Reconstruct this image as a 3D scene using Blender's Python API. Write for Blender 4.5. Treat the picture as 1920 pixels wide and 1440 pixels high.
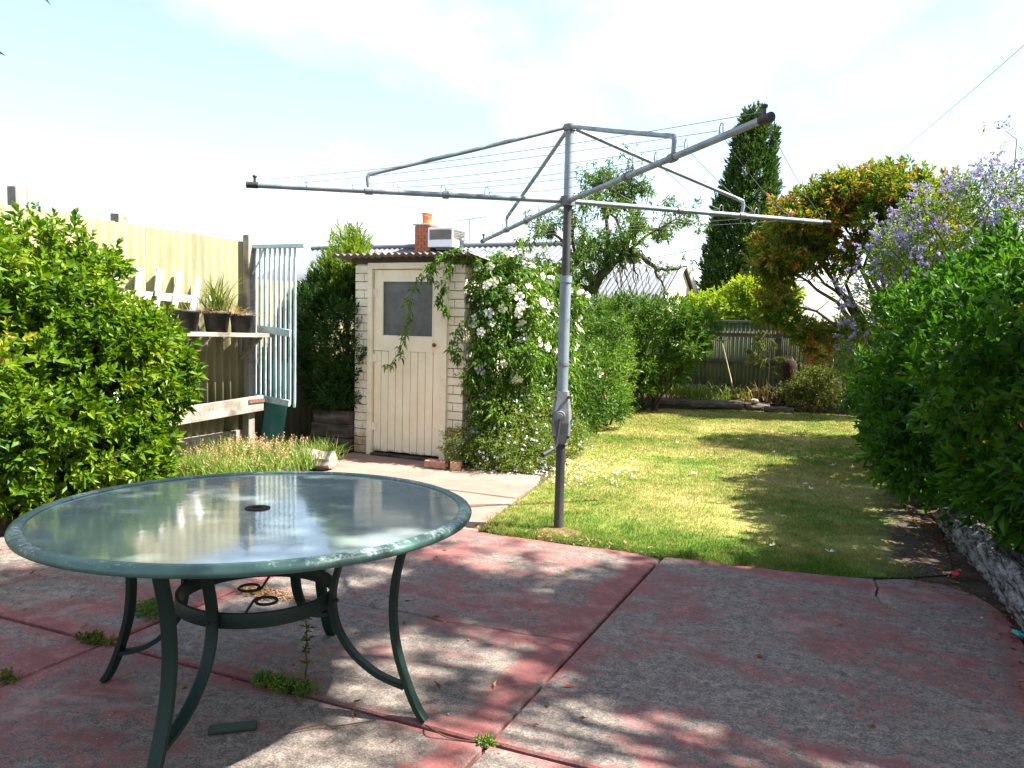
import bpy, math, random
import numpy as np
from mathutils import Matrix, Vector
from math import sin, cos, pi, radians, sqrt, atan2

S = bpy.context.scene
for o in list(bpy.data.objects):
    bpy.data.objects.remove(o)
random.seed(7)
RNG = np.random.default_rng(11)
COL = S.collection

# ------------------------------------------------------------------ camera
cd = bpy.data.cameras.new('camera'); cam = bpy.data.objects.new('camera', cd); COL.objects.link(cam)
cd.sensor_width = 36; cd.lens = 28.125; cd.clip_start = 0.05; cd.clip_end = 2000
cam.matrix_world = Matrix.Translation((0, 0, 1.45)) @ Matrix.Rotation(radians(24.4), 4, 'Z') @ \
    Matrix.Rotation(radians(90 - 4.57), 4, 'X') @ Matrix.Rotation(radians(1.35), 4, 'Z')
S.camera = cam
S.render.resolution_x = 1024; S.render.resolution_y = 768
# ------------------------------------------------------------------ light, sky, exposure
SUN_EL = 53.0
SUN_AZ = 73.0                       # clockwise from +Y (the depth of the yard): high on the right, a little ahead
sdir = Vector((sin(radians(SUN_AZ)) * cos(radians(SUN_EL)), cos(radians(SUN_AZ)) * cos(radians(SUN_EL)), sin(radians(SUN_EL))))
sl = bpy.data.lights.new('sun', 'SUN'); sun = bpy.data.objects.new('sun', sl); COL.objects.link(sun)
sl.energy = 5.0; sl.angle = radians(0.8); sl.color = (1.0, 0.945, 0.84)
sun.rotation_euler = sdir.to_track_quat('Z', 'Y').to_euler(); sun.location = (8, 3, 12)
w = bpy.data.worlds.new('World'); S.world = w; w.use_nodes = True
nt = w.node_tree; nt.nodes.clear()
def N(t, kind, **kw):
    n = t.nodes.new(kind)
    for k, v in kw.items():
        if k.startswith('i_'):
            n.inputs[k[2:].replace('_', ' ')].default_value = v
        else:
            setattr(n, k, v)
    return n
out = N(nt, 'ShaderNodeOutputWorld'); bg = N(nt, 'ShaderNodeBackground')
sky = N(nt, 'ShaderNodeTexSky', sky_type='NISHITA', sun_disc=False, sun_elevation=radians(SUN_EL), sun_rotation=radians(SUN_AZ),
        altitude=50, air_density=1.1, dust_density=1.0, ozone_density=1.0)
bg.inputs['Strength'].default_value = 0.08
# thin white cloud over the blue
tc = N(nt, 'ShaderNodeTexCoord')
sep = N(nt, 'ShaderNodeSeparateXYZ'); nt.links.new(tc.outputs['Generated'], sep.inputs[0])
zz = N(nt, 'ShaderNodeMath', operation='ADD'); zz.inputs[1].default_value = 0.22; nt.links.new(sep.outputs['Z'], zz.inputs[0])
zm = N(nt, 'ShaderNodeMath', operation='MAXIMUM'); zm.inputs[1].default_value = 0.08; nt.links.new(zz.outputs[0], zm.inputs[0])
dv = N(nt, 'ShaderNodeVectorMath', operation='DIVIDE'); cb = N(nt, 'ShaderNodeCombineXYZ')
for k in ('X', 'Y', 'Z'):
    nt.links.new(zm.outputs[0], cb.inputs[k])
nt.links.new(tc.outputs['Generated'], dv.inputs[0]); nt.links.new(cb.outputs[0], dv.inputs[1])
mp = N(nt, 'ShaderNodeMapping'); mp.inputs['Location'].default_value = (0.0, 0.0, 0.0); mp.inputs['Scale'].default_value = (1, 1, 0.3); mp.inputs['Rotation'].default_value = (0, 0, radians(-13))
nt.links.new(dv.outputs[0], mp.inputs['Vector'])
cn = N(nt, 'ShaderNodeTexNoise', i_Scale=0.85, i_Detail=8.0, i_Roughness=0.52, i_Distortion=0.15); nt.links.new(mp.outputs[0], cn.inputs['Vector'])
cr = N(nt, 'ShaderNodeValToRGB'); cr.color_ramp.elements[0].position = 0.47; cr.color_ramp.elements[0].color = (0.13, 0.13, 0.13, 1); cr.color_ramp.elements[1].position = 0.67
nt.links.new(cn.outputs['Fac'], cr.inputs[0])
mx = N(nt, 'ShaderNodeMix', data_type='RGBA'); nt.links.new(cr.outputs[0], mx.inputs['Factor'])
nt.links.new(sky.outputs[0], mx.inputs['A']); mx.inputs['B'].default_value = (5.2, 5.25, 5.3, 1)
nt.links.new(mx.outputs['Result'], bg.inputs['Color']); nt.links.new(bg.outputs[0], out.inputs[0])
S.view_settings.view_transform = 'Standard'; S.view_settings.look = 'None'
S.view_settings.exposure = 2.0; S.view_settings.gamma = 1.0; S.view_settings.use_curve_mapping = False
S.render.engine = 'CYCLES'
S.cycles.use_denoising = True
S.cycles.max_bounces = 8; S.cycles.transparent_max_bounces = 6; S.cycles.diffuse_bounces = 4
S.cycles.caustics_reflective = False; S.cycles.caustics_refractive = False

# ------------------------------------------------------------------ materials
def base_mat(name):
    m = bpy.data.materials.new(name); m.use_nodes = True; t = m.node_tree
    b = t.nodes['Principled BSDF']
    return m, t, b
def ramp(t, fac, stops):
    r = N(t, 'ShaderNodeValToRGB'); cr = r.color_ramp
    while len(cr.elements) < len(stops): cr.elements.new(0.5)
    for e, (p, c) in zip(cr.elements, stops):
        e.position = p; e.color = (c[0], c[1], c[2], 1)
    t.links.new(fac, r.inputs[0]); return r.outputs[0]
def noise(t, scale, detail=5.0, rough=0.55, vec=None, dist=0.0):
    n = N(t, 'ShaderNodeTexNoise', i_Scale=scale, i_Detail=detail, i_Roughness=rough, i_Distortion=dist)
    if vec is not None: t.links.new(vec, n.inputs['Vector'])
    return n.outputs['Fac']
def pos(t, scale=(1, 1, 1)):
    g = N(t, 'ShaderNodeNewGeometry'); m = N(t, 'ShaderNodeMapping'); m.inputs['Scale'].default_value = scale
    t.links.new(g.outputs['Position'], m.inputs['Vector']); return m.outputs[0]
def mixc(t, fac, a, b, blend='MIX'):
    m = N(t, 'ShaderNodeMix', data_type='RGBA', blend_type=blend)
    for k, v in (('Factor', fac), ('A', a), ('B', b)):
        if isinstance(v, (int, float)): m.inputs[k].default_value = v
        elif isinstance(v, tuple): m.inputs[k].default_value = (v[0], v[1], v[2], 1)
        else: t.links.new(v, m.inputs[k])
    return m.outputs['Result']
def math_(t, op, a, b=None):
    m = N(t, 'ShaderNodeMath', operation=op)
    for i, v in enumerate((a, b)):
        if v is None: continue
        if isinstance(v, (int, float)): m.inputs[i].default_value = v
        else: t.links.new(v, m.inputs[i])
    return m.outputs[0]
def bump(t, b, h, strength=0.4, dist=0.01):
    n = N(t, 'ShaderNodeBump', i_Strength=strength, i_Distance=dist)
    t.links.new(h, n.inputs['Height']); t.links.new(n.outputs[0], b.inputs['Normal'])
def surf(name, c1, c2, scale=3.0, rough=0.7, c3=None, stretch=(1, 1, 1), metal=0.0, bumpd=0.004, bs=None, spec=0.4, dirt=None):
    """two or three tone weathered surface"""
    m, t, b = base_mat(name); v = pos(t, stretch)
    f = noise(t, scale, 7, 0.62, v)
    stops = [(0.33, c1), (0.62, c2)] + ([(0.74, c3)] if c3 else [])
    c = ramp(t, f, stops)
    if dirt:
        d = ramp(t, noise(t, scale * 0.45 + 1.3, 8, 0.7, pos(t)), [(0.5, (0, 0, 0)), (0.68, (1, 1, 1))])
        c = mixc(t, d, c, dirt)
    t.links.new(c, b.inputs['Base Color'])
    b.inputs['Roughness'].default_value = rough; b.inputs['Metallic'].default_value = metal
    b.inputs['Specular IOR Level'].default_value = spec
    bump(t, b, noise(t, (bs or scale * 9), 4, 0.6, v), 0.5, bumpd)
    return m
def leaf(name, stops, trans=0.35, rough=0.45, spec=0.35, patch=1.2, tcol=1.3):
    """foliage: every leaf its own tone, light shining through"""
    m, t, b = base_mat(name)
    g = N(t, 'ShaderNodeNewGeometry')
    f = noise(t, patch, 3, 0.5, g.outputs['Position'])
    f2 = math_(t, 'ADD', math_(t, 'MULTIPLY', g.outputs['Random Per Island'], 0.72), math_(t, 'MULTIPLY', math_(t, 'SUBTRACT', f, 0.5), 1.1))
    f2 = math_(t, 'ADD', f2, 0.14)
    c = ramp(t, f2, stops)
    t.links.new(c, b.inputs['Base Color']); b.inputs['Roughness'].default_value = rough; b.inputs['Specular IOR Level'].default_value = spec
    tr = N(t, 'ShaderNodeBsdfTranslucent')
    t.links.new(mixc(t, 1.0, c, (tcol, tcol, tcol * 0.45), 'MULTIPLY'), tr.inputs['Color'])
    ms = N(t, 'ShaderNodeMixShader'); ms.inputs[0].default_value = trans
    t.links.new(b.outputs[0], ms.inputs[1]); t.links.new(tr.outputs[0], ms.inputs[2])
    t.links.new(ms.outputs[0], t.nodes['Material Output'].inputs['Surface'])
    return m

M = {}
def patio_mat(name, edges_x, edges_y):
    m, t, b = base_mat(name); p = pos(t)
    sp = N(t, 'ShaderNodeSeparateXYZ'); t.links.new(p, sp.inputs[0])
    big = noise(t, 0.75, 6, 0.62, p, 0.4); mid = noise(t, 3.4, 9, 0.74, pos(t, (0.75, 1.6, 1)), 0.5); fine = noise(t, 130, 3, 0.7, p)
    blotch = noise(t, 9, 6, 0.7, p)
    flake = noise(t, 20, 10, 0.8, pos(t, (1, 1.05, 1)), 0.3)
    a = math_(t, 'ADD', math_(t, 'MULTIPLY', big, 0.66), math_(t, 'ADD', math_(t, 'MULTIPLY', mid, 0.60), math_(t, 'MULTIPLY', flake, 0.48)))
    a = math_(t, 'ADD', a, math_(t, 'MULTIPLY', fine, 0.14))
    # strips of red paint that kept better beside the joints
    wob = math_(t, 'MULTIPLY', math_(t, 'SUBTRACT', blotch, 0.5), 0.16)
    acc = None
    for axis, vals in (('X', edges_x), ('Y', edges_y)):
        for v, wd in vals:
            d = math_(t, 'ABSOLUTE', math_(t, 'ADD', math_(t, 'SUBTRACT', sp.outputs[axis], v), wob))
            q = math_(t, 'SUBTRACT', 1.0, math_(t, 'DIVIDE', d, wd)); q = math_(t, 'MAXIMUM', q, 0.0)
            acc = q if acc is None else math_(t, 'MAXIMUM', acc, q)
    a = math_(t, 'ADD', a, math_(t, 'MULTIPLY', acc, 0.17))
    mask = ramp(t, math_(t, 'MULTIPLY', a, 0.5), [(0.476, (0, 0, 0)), (0.490, (0.5, 0.5, 0.5)), (0.525, (0.92, 0.92, 0.92))])
    grey = ramp(t, math_(t, 'ADD', math_(t, 'MULTIPLY', flake, 0.6), math_(t, 'MULTIPLY', fine, 0.5)), [(0.40, (0.045, 0.038, 0.037)), (0.53, (0.130, 0.108, 0.098)), (0.68, (0.33, 0.28, 0.235))])
    red = ramp(t, math_(t, 'ADD', math_(t, 'MULTIPLY', blotch, 0.7), math_(t, 'MULTIPLY', fine, 0.35)), [(0.34, (0.125, 0.045, 0.046)), (0.55, (0.225, 0.074, 0.072)), (0.72, (0.36, 0.19, 0.17))])
    c = mixc(t, mask, grey, red)
    pale = ramp(t, noise(t, 1.7, 7, 0.7, pos(t, (1, 1, 1)), 0.6), [(0.56, (0, 0, 0)), (0.72, (1, 1, 1))])
    c = mixc(t, math_(t, 'MULTIPLY', pale, 0.34), c, (0.46, 0.38, 0.33))
    spot = ramp(t, noise(t, 38, 2, 0.4, p), [(0.70, (0, 0, 0)), (0.76, (1, 1, 1))])
    c = mixc(t, math_(t, 'MULTIPLY', spot, 0.6), c, (0.09, 0.08, 0.075))
    t.links.new(c, b.inputs['Base Color']); b.inputs['Roughness'].default_value = 0.82; b.inputs['Specular IOR Level'].default_value = 0.3
    bump(t, b, math_(t, 'ADD', fine, math_(t, 'MULTIPLY', mid, 2.0)), 0.35, 0.004)
    return m
M['patio'] = patio_mat('worn_red_concrete', [(-1.22, 0.13), (-3.0, 0.09), (0.68, 0.14), (-5.0, 0.1)], [(2.38, 0.07), (4.86, 0.10), (0.2, 0.1)])
M['path'] = surf('faded_path_concrete', (0.25, 0.135, 0.11), (0.30, 0.195, 0.155), 2.2, 0.85, (0.35, 0.27, 0.22), bumpd=0.003, bs=60, dirt=(0.18, 0.13, 0.105))
M['soil'] = surf('dark_soil', (0.035, 0.026, 0.021), (0.085, 0.064, 0.05), 6, 0.95, (0.13, 0.10, 0.08), bumpd=0.02, spec=0.1)
M['earth'] = surf('earth', (0.06, 0.05, 0.035), (0.10, 0.09, 0.05), 1.5, 0.95, bumpd=0.02, spec=0.1)
def grass_stops(t, p, dryness):
    big = noise(t, 0.85, 4, 0.6, p); sm = noise(t, 5.5, 5, 0.65, p)
    f = math_(t, 'ADD', math_(t, 'MULTIPLY', big, 0.8), math_(t, 'MULTIPLY', sm, 0.55))
    # greener towards the patio edge, where it is watered
    sp = N(t, 'ShaderNodeSeparateXYZ'); t.links.new(p, sp.inputs[0])
    near = math_(t, 'MAXIMUM', 0.0, math_(t, 'SUBTRACT', 1.0, math_(t, 'DIVIDE', math_(t, 'SUBTRACT', sp.outputs['Y'], 4.8), 1.1)))
    return math_(t, 'SUBTRACT', math_(t, 'ADD', f, dryness), math_(t, 'MULTIPLY', near, 0.15))
def grass_mat(name, trans):
    m, t, b = base_mat(name); g = N(t, 'ShaderNodeNewGeometry')
    f = grass_stops(t, g.outputs['Position'], -0.06)
    if trans: f = math_(t, 'ADD', f, math_(t, 'MULTIPLY', math_(t, 'SUBTRACT', g.outputs['Random Per Island'], 0.5), 0.28))
    c = ramp(t, f, [(0.40, (0.065, 0.150, 0.012)), (0.52, (0.150, 0.215, 0.028)), (0.62, (0.270, 0.265, 0.066)), (0.78, (0.38, 0.325, 0.125))])
    t.links.new(c, b.inputs['Base Color']); b.inputs['Roughness'].default_value = 0.6; b.inputs['Specular IOR Level'].default_value = 0.2
    if trans:
        tr = N(t, 'ShaderNodeBsdfTranslucent'); t.links.new(c, tr.inputs['Color'])
        ms = N(t, 'ShaderNodeMixShader'); ms.inputs[0].default_value = 0.35
        t.links.new(b.outputs[0], ms.inputs[1]); t.links.new(tr.outputs[0], ms.inputs[2]); t.links.new(ms.outputs[0], t.nodes['Material Output'].inputs['Surface'])
    else:
        bump(t, b, noise(t, 90, 4, 0.7, g.outputs['Position']), 0.8, 0.02)
        s2 = N(t, 'ShaderNodeSeparateXYZ'); t.links.new(g.outputs['Position'], s2.inputs[0])
        wn = math_(t, 'MULTIPLY', math_(t, 'SUBTRACT', noise(t, 4.5, 7, 0.7, g.outputs['Position']), 0.5), 1.3)
        yf = math_(t, 'MINIMUM', 1.0, math_(t, 'MAXIMUM', 0.0, math_(t, 'DIVIDE', math_(t, 'SUBTRACT', 9.5, s2.outputs['Y']), 2.5)))
        k = math_(t, 'ADD', math_(t, 'MULTIPLY', math_(t, 'ADD', s2.outputs['X'], math_(t, 'MULTIPLY', yf, 0.12)), 2.0), wn)
        ed = math_(t, 'SUBTRACT', 1.0, math_(t, 'DIVIDE', math_(t, 'SUBTRACT', s2.outputs['Y'], 4.86), 0.16))
        k = math_(t, 'MAXIMUM', k, math_(t, 'ADD', ed, wn))
        f_ = ramp(t, k, [(0.25, (0, 0, 0)), (0.7, (1, 1, 1))])
        so = ramp(t, noise(t, 30, 6, 0.7, g.outputs['Position']), [(0.35, (0.035, 0.027, 0.022)), (0.65, (0.10, 0.078, 0.06))])
        t.links.new(mixc(t, f_, c, so), b.inputs['Base Color'])
    return m
M['lawn'] = grass_mat('mown_lawn', False); M['grass'] = grass_mat('grass_blade', True)
M['weed'] = leaf('weed_leaf', [(0.1, (0.05, 0.12, 0.015)), (0.6, (0.12, 0.21, 0.03)), (1, (0.25, 0.28, 0.07))], 0.35, 0.5, 0.3, 4)
M['longgrass'] = leaf('long_grass', [(0.1, (0.075, 0.16, 0.015)), (0.6, (0.16, 0.26, 0.035)), (1, (0.36, 0.33, 0.12))], 0.35, 0.5, 0.3, 3)
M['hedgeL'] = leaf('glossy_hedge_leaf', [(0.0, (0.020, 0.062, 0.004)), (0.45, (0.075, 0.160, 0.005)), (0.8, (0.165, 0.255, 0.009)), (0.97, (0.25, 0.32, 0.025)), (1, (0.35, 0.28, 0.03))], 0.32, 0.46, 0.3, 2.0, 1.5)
M['hedgeR'] = leaf('dark_hedge_leaf', [(0.0, (0.014, 0.052, 0.005)), (0.5, (0.036, 0.115, 0.006)), (0.9, (0.090, 0.20, 0.012)), (0.985, (0.14, 0.25, 0.02)), (1, (0.30, 0.16, 0.03))], 0.42, 0.46, 0.3, 1.6, 1.5)  # deep green tones, varied leaf by leaf
M['cypress'] = leaf('cypress_spray', [(0.0, (0.010, 0.035, 0.008)), (0.5, (0.024, 0.068, 0.012)), (0.9, (0.06, 0.12, 0.018)), (1, (0.11, 0.19, 0.03))], 0.2, 0.6, 0.2, 2.5)
M['cypress_lit'] = leaf('sunlit_cypress_spray', [(0.0, (0.08, 0.15, 0.015)), (0.5, (0.17, 0.27, 0.025)), (1, (0.30, 0.38, 0.06))], 0.4, 0.6, 0.2, 3)  # brighter cypress copy, sunlight on the top painted into the colour
M['conifer'] = leaf('conifer_spray', [(0.0, (0.014, 0.045, 0.010)), (0.5, (0.040, 0.095, 0.016)), (0.85, (0.10, 0.155, 0.022)), (1, (0.16, 0.21, 0.03))], 0.2, 0.6, 0.2, 1.3)
M['vine'] = leaf('climber_leaf', [(0.0, (0.018, 0.060, 0.005)), (0.5, (0.070, 0.155, 0.008)), (0.85, (0.16, 0.255, 0.018)), (1, (0.27, 0.35, 0.04))], 0.35, 0.36, 0.4, 1.8, 1.5)
M['plumbago'] = leaf('plumbago_leaf', [(0.0, (0.05, 0.10, 0.014)), (0.5, (0.13, 0.20, 0.028)), (1, (0.26, 0.30, 0.07))], 0.4, 0.5, 0.3, 2.5)
M['bush'] = leaf('narrow_bush_leaf', [(0.0, (0.020, 0.065, 0.006)), (0.5, (0.065, 0.145, 0.012)), (0.9, (0.15, 0.24, 0.025)), (1, (0.22, 0.30, 0.05))], 0.34, 0.45, 0.35, 1.4, 1.5)
M['apricot'] = leaf('fruit_tree_leaf', [(0.0, (0.028, 0.075, 0.012)), (0.5, (0.075, 0.15, 0.020)), (1, (0.18, 0.27, 0.04))], 0.4, 0.45, 0.35, 1.4, 1.4)
M['photinia'] = leaf('red_tipped_leaf', [(0.0, (0.055, 0.11, 0.012)), (0.46, (0.09, 0.165, 0.014)), (0.66, (0.19, 0.215, 0.022)), (0.78, (0.42, 0.22, 0.04)), (0.90, (0.55, 0.13, 0.05)), (1, (0.50, 0.16, 0.08))], 0.5, 0.4, 0.35, 1.5, 1.4)
M['duranta'] = leaf('duranta_leaf', [(0.0, (0.045, 0.10, 0.016)), (0.5, (0.105, 0.185, 0.028)), (1, (0.23, 0.30, 0.06))], 0.45, 0.5, 0.3, 1.8, 1.5)
M['lime'] = leaf('lime_green_leaf', [(0.0, (0.10, 0.20, 0.010)), (0.5, (0.24, 0.34, 0.015)), (1, (0.42, 0.46, 0.05))], 0.45, 0.5, 0.3, 1.5, 1.4)
M['gum'] = leaf('grey_green_leaf', [(0.0, (0.05, 0.08, 0.035)), (0.6, (0.10, 0.13, 0.05)), (1, (0.17, 0.19, 0.08))], 0.2, 0.6, 0.2, 0.7)
M['shade'] = leaf('shade_tree_leaf', [(0.0, (0.04, 0.09, 0.012)), (1, (0.11, 0.18, 0.03))], 0.25, 0.45, 0.35, 1.0)
M['olive'] = leaf('olive_plant_leaf', [(0.0, (0.04, 0.06, 0.012)), (0.5, (0.10, 0.13, 0.02)), (0.85, (0.20, 0.19, 0.04)), (1, (0.28, 0.16, 0.05))], 0.3, 0.5, 0.3, 4)
M['strap'] = leaf('strap_leaf', [(0.0, (0.06, 0.10, 0.015)), (0.6, (0.16, 0.20, 0.03)), (1, (0.33, 0.27, 0.10))], 0.3, 0.4, 0.4, 5)
M['bronze'] = leaf('bronze_leaf', [(0.0, (0.035, 0.03, 0.02)), (0.6, (0.11, 0.08, 0.035)), (1, (0.30, 0.20, 0.10))], 0.25, 0.4, 0.4, 5)
M['dry'] = leaf('dead_leaf', [(0.0, (0.08, 0.035, 0.015)), (0.5, (0.24, 0.10, 0.035)), (0.85, (0.36, 0.18, 0.06)), (1, (0.46, 0.34, 0.17))], 0.15, 0.7, 0.2, 4)
M['straw'] = leaf('straw', [(0.0, (0.20, 0.11, 0.05)), (0.6, (0.36, 0.23, 0.11)), (1, (0.5, 0.38, 0.22))], 0.2, 0.7, 0.2, 4)
M['petal'] = leaf('white_petal', [(0.0, (0.80, 0.80, 0.80)), (1, (0.88, 0.87, 0.87))], 0.35, 0.6, 0.2, 2, 1.0)
M['bluepetal'] = leaf('pale_blue_petal', [(0.0, (0.42, 0.44, 0.78)), (0.6, (0.60, 0.62, 0.86)), (1, (0.82, 0.82, 0.88))], 0.3, 0.6, 0.2, 2, 1.0)
M['purple'] = leaf('violet_petal', [(0.0, (0.17, 0.13, 0.50)), (0.6, (0.32, 0.27, 0.66)), (1, (0.56, 0.51, 0.80))], 0.4, 0.6, 0.2, 2, 1.1)
M['redpetal'] = surf('crimson_petal', (0.55, 0.02, 0.05), (0.7, 0.03, 0.08), 20, 0.5)
M['pinkpetal'] = leaf('pinkish_seed_head', [(0.0, (0.34, 0.20, 0.13)), (0.6, (0.48, 0.32, 0.20)), (1, (0.60, 0.40, 0.32))], 0.3, 0.6, 0.2, 4)
M['bark'] = surf('grey_brown_bark', (0.045, 0.034, 0.027), (0.11, 0.085, 0.065), 14, 0.9, stretch=(1, 1, 0.3), bumpd=0.015, spec=0.15)
M['twig'] = surf('dark_twig', (0.05, 0.035, 0.025), (0.10, 0.07, 0.045), 20, 0.85, spec=0.15)
M['stemgreen'] = surf('green_stem', (0.10, 0.15, 0.03), (0.17, 0.2, 0.05), 20, 0.6)
M['wood'] = surf('weathered_grey_timber', (0.19, 0.165, 0.14), (0.36, 0.33, 0.29), 7, 0.85, (0.46, 0.43, 0.38), stretch=(1, 0.14, 1.5), bumpd=0.004, dirt=(0.13, 0.10, 0.08))
M['postwood'] = surf('grey_post_timber', (0.16, 0.145, 0.125), (0.33, 0.31, 0.28), 10, 0.88, stretch=(1, 1, 0.12), bumpd=0.005, dirt=(0.10, 0.09, 0.075))
M['sleeper'] = surf('old_sleeper', (0.035, 0.029, 0.025), (0.12, 0.10, 0.088), 9, 0.92, (0.25, 0.22, 0.20), stretch=(0.3, 0.9, 1.6), bumpd=0.012, spec=0.15)
def log_mat():
    m, t, b = base_mat('silver_weathered_log'); v = pos(t, (1.6, 0.16, 1.6))
    g = noise(t, 24, 8, 0.7, v, 0.6); h = noise(t, 9, 5, 0.6, pos(t, (1.2, 0.35, 1.2)))
    c = ramp(t, math_(t, 'ADD', math_(t, 'MULTIPLY', g, 0.75), math_(t, 'MULTIPLY', h, 0.3)), [(0.44, (0.018, 0.015, 0.014)), (0.52, (0.17, 0.155, 0.15)), (0.60, (0.36, 0.345, 0.34)), (0.72, (0.50, 0.48, 0.47))])
    t.links.new(c, b.inputs['Base Color']); b.inputs['Roughness'].default_value = 0.9; b.inputs['Specular IOR Level'].default_value = 0.2
    bump(t, b, math_(t, 'ADD', g, h), 1.0, 0.03); return m
M['log'] = log_mat()
M['whitepaint'] = surf('peeling_white_paint', (0.62, 0.62, 0.62), (0.80, 0.80, 0.81), 9, 0.6, bumpd=0.002, dirt=(0.42, 0.40, 0.37))
M['bluepaint'] = surf('pale_blue_paint', (0.36, 0.50, 0.57), (0.50, 0.64, 0.70), 12, 0.6, bumpd=0.002, dirt=(0.24, 0.29, 0.31))
M['teal'] = surf('teal_paint', (0.05, 0.19, 0.18), (0.09, 0.27, 0.25), 5, 0.6)
M['cream'] = surf('cream_paint', (0.74, 0.66, 0.49), (0.83, 0.76, 0.60), 3, 0.5, bumpd=0.0015, bs=50, dirt=(0.68, 0.58, 0.42))
def lowdirt(name, c1, c2, dirtc, z0):
    m, t, b = base_mat(name); p = pos(t); sp = N(t, 'ShaderNodeSeparateXYZ'); t.links.new(p, sp.inputs[0])
    c = ramp(t, noise(t, 6, 6, 0.6, p), [(0.35, c1), (0.65, c2)])
    n = noise(t, 14, 6, 0.7, pos(t, (1, 1, 0.5)))
    k = math_(t, 'SUBTRACT', math_(t, 'ADD', math_(t, 'DIVIDE', math_(t, 'SUBTRACT', z0, sp.outputs['Z']), z0), math_(t, 'MULTIPLY', n, 1.5)), 1.15)
    f = ramp(t, k, [(0.12, (0, 0, 0)), (0.42, (1, 1, 1))])
    t.links.new(mixc(t, f, c, dirtc), b.inputs['Base Color']); b.inputs['Roughness'].default_value = 0.6
    bump(t, b, noise(t, 40, 4, 0.6, p), 0.5, 0.003); return m
M['brickpaint'] = lowdirt('painted_brick', (0.72, 0.66, 0.51), (0.83, 0.77, 0.62), (0.40, 0.27, 0.17), 0.62)
M['doorboard'] = lowdirt('cream_door_board', (0.78, 0.70, 0.52), (0.84, 0.77, 0.60), (0.36, 0.30, 0.20), 0.16)
M['mortar'] = surf('grubby_mortar', (0.58, 0.51, 0.38), (0.72, 0.65, 0.50), 8, 0.9)
M['barebrick'] = surf('bare_brick', (0.36, 0.20, 0.11), (0.48, 0.31, 0.19), 14, 0.9, bumpd=0.004)
M['redbrick'] = surf('red_brick', (0.36, 0.10, 0.055), (0.50, 0.17, 0.09), 2.0, 0.88, bumpd=0.004, bs=30)
M['loosebrick'] = surf('loose_red_brick', (0.33, 0.12, 0.08), (0.52, 0.30, 0.22), 9, 0.9, bumpd=0.004)
M['palemortar'] = surf('pale_mortar', (0.50, 0.42, 0.33), (0.62, 0.54, 0.44), 9, 0.9)
M['terracotta'] = surf('terracotta', (0.50, 0.14, 0.05), (0.60, 0.20, 0.085), 5, 0.8)
M['dark'] = surf('shade_black', (0.012, 0.010, 0.009), (0.02, 0.018, 0.016), 5, 0.9, spec=0.05)  # near black, painted shade for the unlit inside of the outhouse
M['fascia'] = surf('dark_brown_fascia', (0.040, 0.026, 0.020), (0.075, 0.05, 0.038), 8, 0.8)
M['rooftin'] = surf('rusty_roof_iron', (0.15, 0.12, 0.105), (0.30, 0.275, 0.255), 3, 0.65, (0.20, 0.10, 0.06), metal=0.1, bumpd=0.002)
M['paleroof'] = surf('pale_roof_iron', (0.12, 0.13, 0.147), (0.15, 0.163, 0.178), 0.7, 0.6, metal=0.0, bumpd=0.002)
M['rendercream'] = surf('cream_render', (0.66, 0.58, 0.42), (0.74, 0.66, 0.50), 1.5, 0.8)
M['gutter'] = surf('grey_gutter', (0.13, 0.13, 0.135), (0.19, 0.19, 0.2), 3, 0.6)
M['bargewhite'] = surf('white_bargeboard', (0.76, 0.76, 0.77), (0.82, 0.82, 0.82), 3, 0.6)
M['acgrey'] = surf('grey_cooler_pad', (0.20, 0.185, 0.165), (0.30, 0.275, 0.245), 4, 0.85)
def fence_mat(name, c1, c2, rust, topz, dark):
    m, t, b = base_mat(name); p = pos(t); sp = N(t, 'ShaderNodeSeparateXYZ'); t.links.new(p, sp.inputs[0])
    st = noise(t, 7, 7, 0.65, pos(t, (1, 1, 0.16)))
    c = ramp(t, math_(t, 'ADD', math_(t, 'MULTIPLY', st, 0.75), math_(t, 'MULTIPLY', noise(t, 0.8, 4, 0.6, p), 0.3)), [(0.36, dark), (0.47, c1), (0.68, c2)])
    n = noise(t, 5, 5, 0.7, pos(t, (1, 1, 0.7)))
    k = math_(t, 'ADD', math_(t, 'MULTIPLY', math_(t, 'SUBTRACT', sp.outputs['Z'], topz), 5.0), math_(t, 'MULTIPLY', n, 1.2))
    f = ramp(t, k, [(0.52, (0, 0, 0)), (0.66, (1, 1, 1))])
    t.links.new(mixc(t, math_(t, 'MULTIPLY', f, 0.85), c, rust), b.inputs['Base Color']); b.inputs['Roughness'].default_value = 0.72; b.inputs['Specular IOR Level'].default_value = 0.3
    bump(t, b, noise(t, 60, 4, 0.6, p), 0.3, 0.003); return m
M['fenceL'] = fence_mat('yellow_green_fence', (0.185, 0.176, 0.098), (0.24, 0.228, 0.135), (0.24, 0.09, 0.05), 2.26, (0.12, 0.115, 0.064))
M['fenceB'] = fence_mat('dull_green_fence', (0.10, 0.125, 0.062), (0.17, 0.19, 0.10), (0.22, 0.06, 0.045), 1.52, (0.05, 0.062, 0.034))
M['railgrey'] = surf('dark_rail_timber', (0.06, 0.053, 0.046), (0.13, 0.115, 0.10), 8, 0.9, stretch=(0.15, 1, 1))
M['galv'] = surf('dull_galvanised_steel', (0.17, 0.205, 0.235), (0.28, 0.325, 0.36), 9, 0.5, (0.25, 0.27, 0.285), metal=0.35, bumpd=0.001, stretch=(1, 1, 0.4))
M['steel'] = surf('dark_bare_steel', (0.030, 0.030, 0.032), (0.07, 0.07, 0.073), 8, 0.55, metal=0.3, bumpd=0.001, stretch=(1, 1, 0.3), dirt=(0.12, 0.085, 0.065))
M['cast'] = surf('grey_casting', (0.13, 0.137, 0.14), (0.22, 0.228, 0.232), 10, 0.6, metal=0.2, bumpd=0.002)
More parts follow.
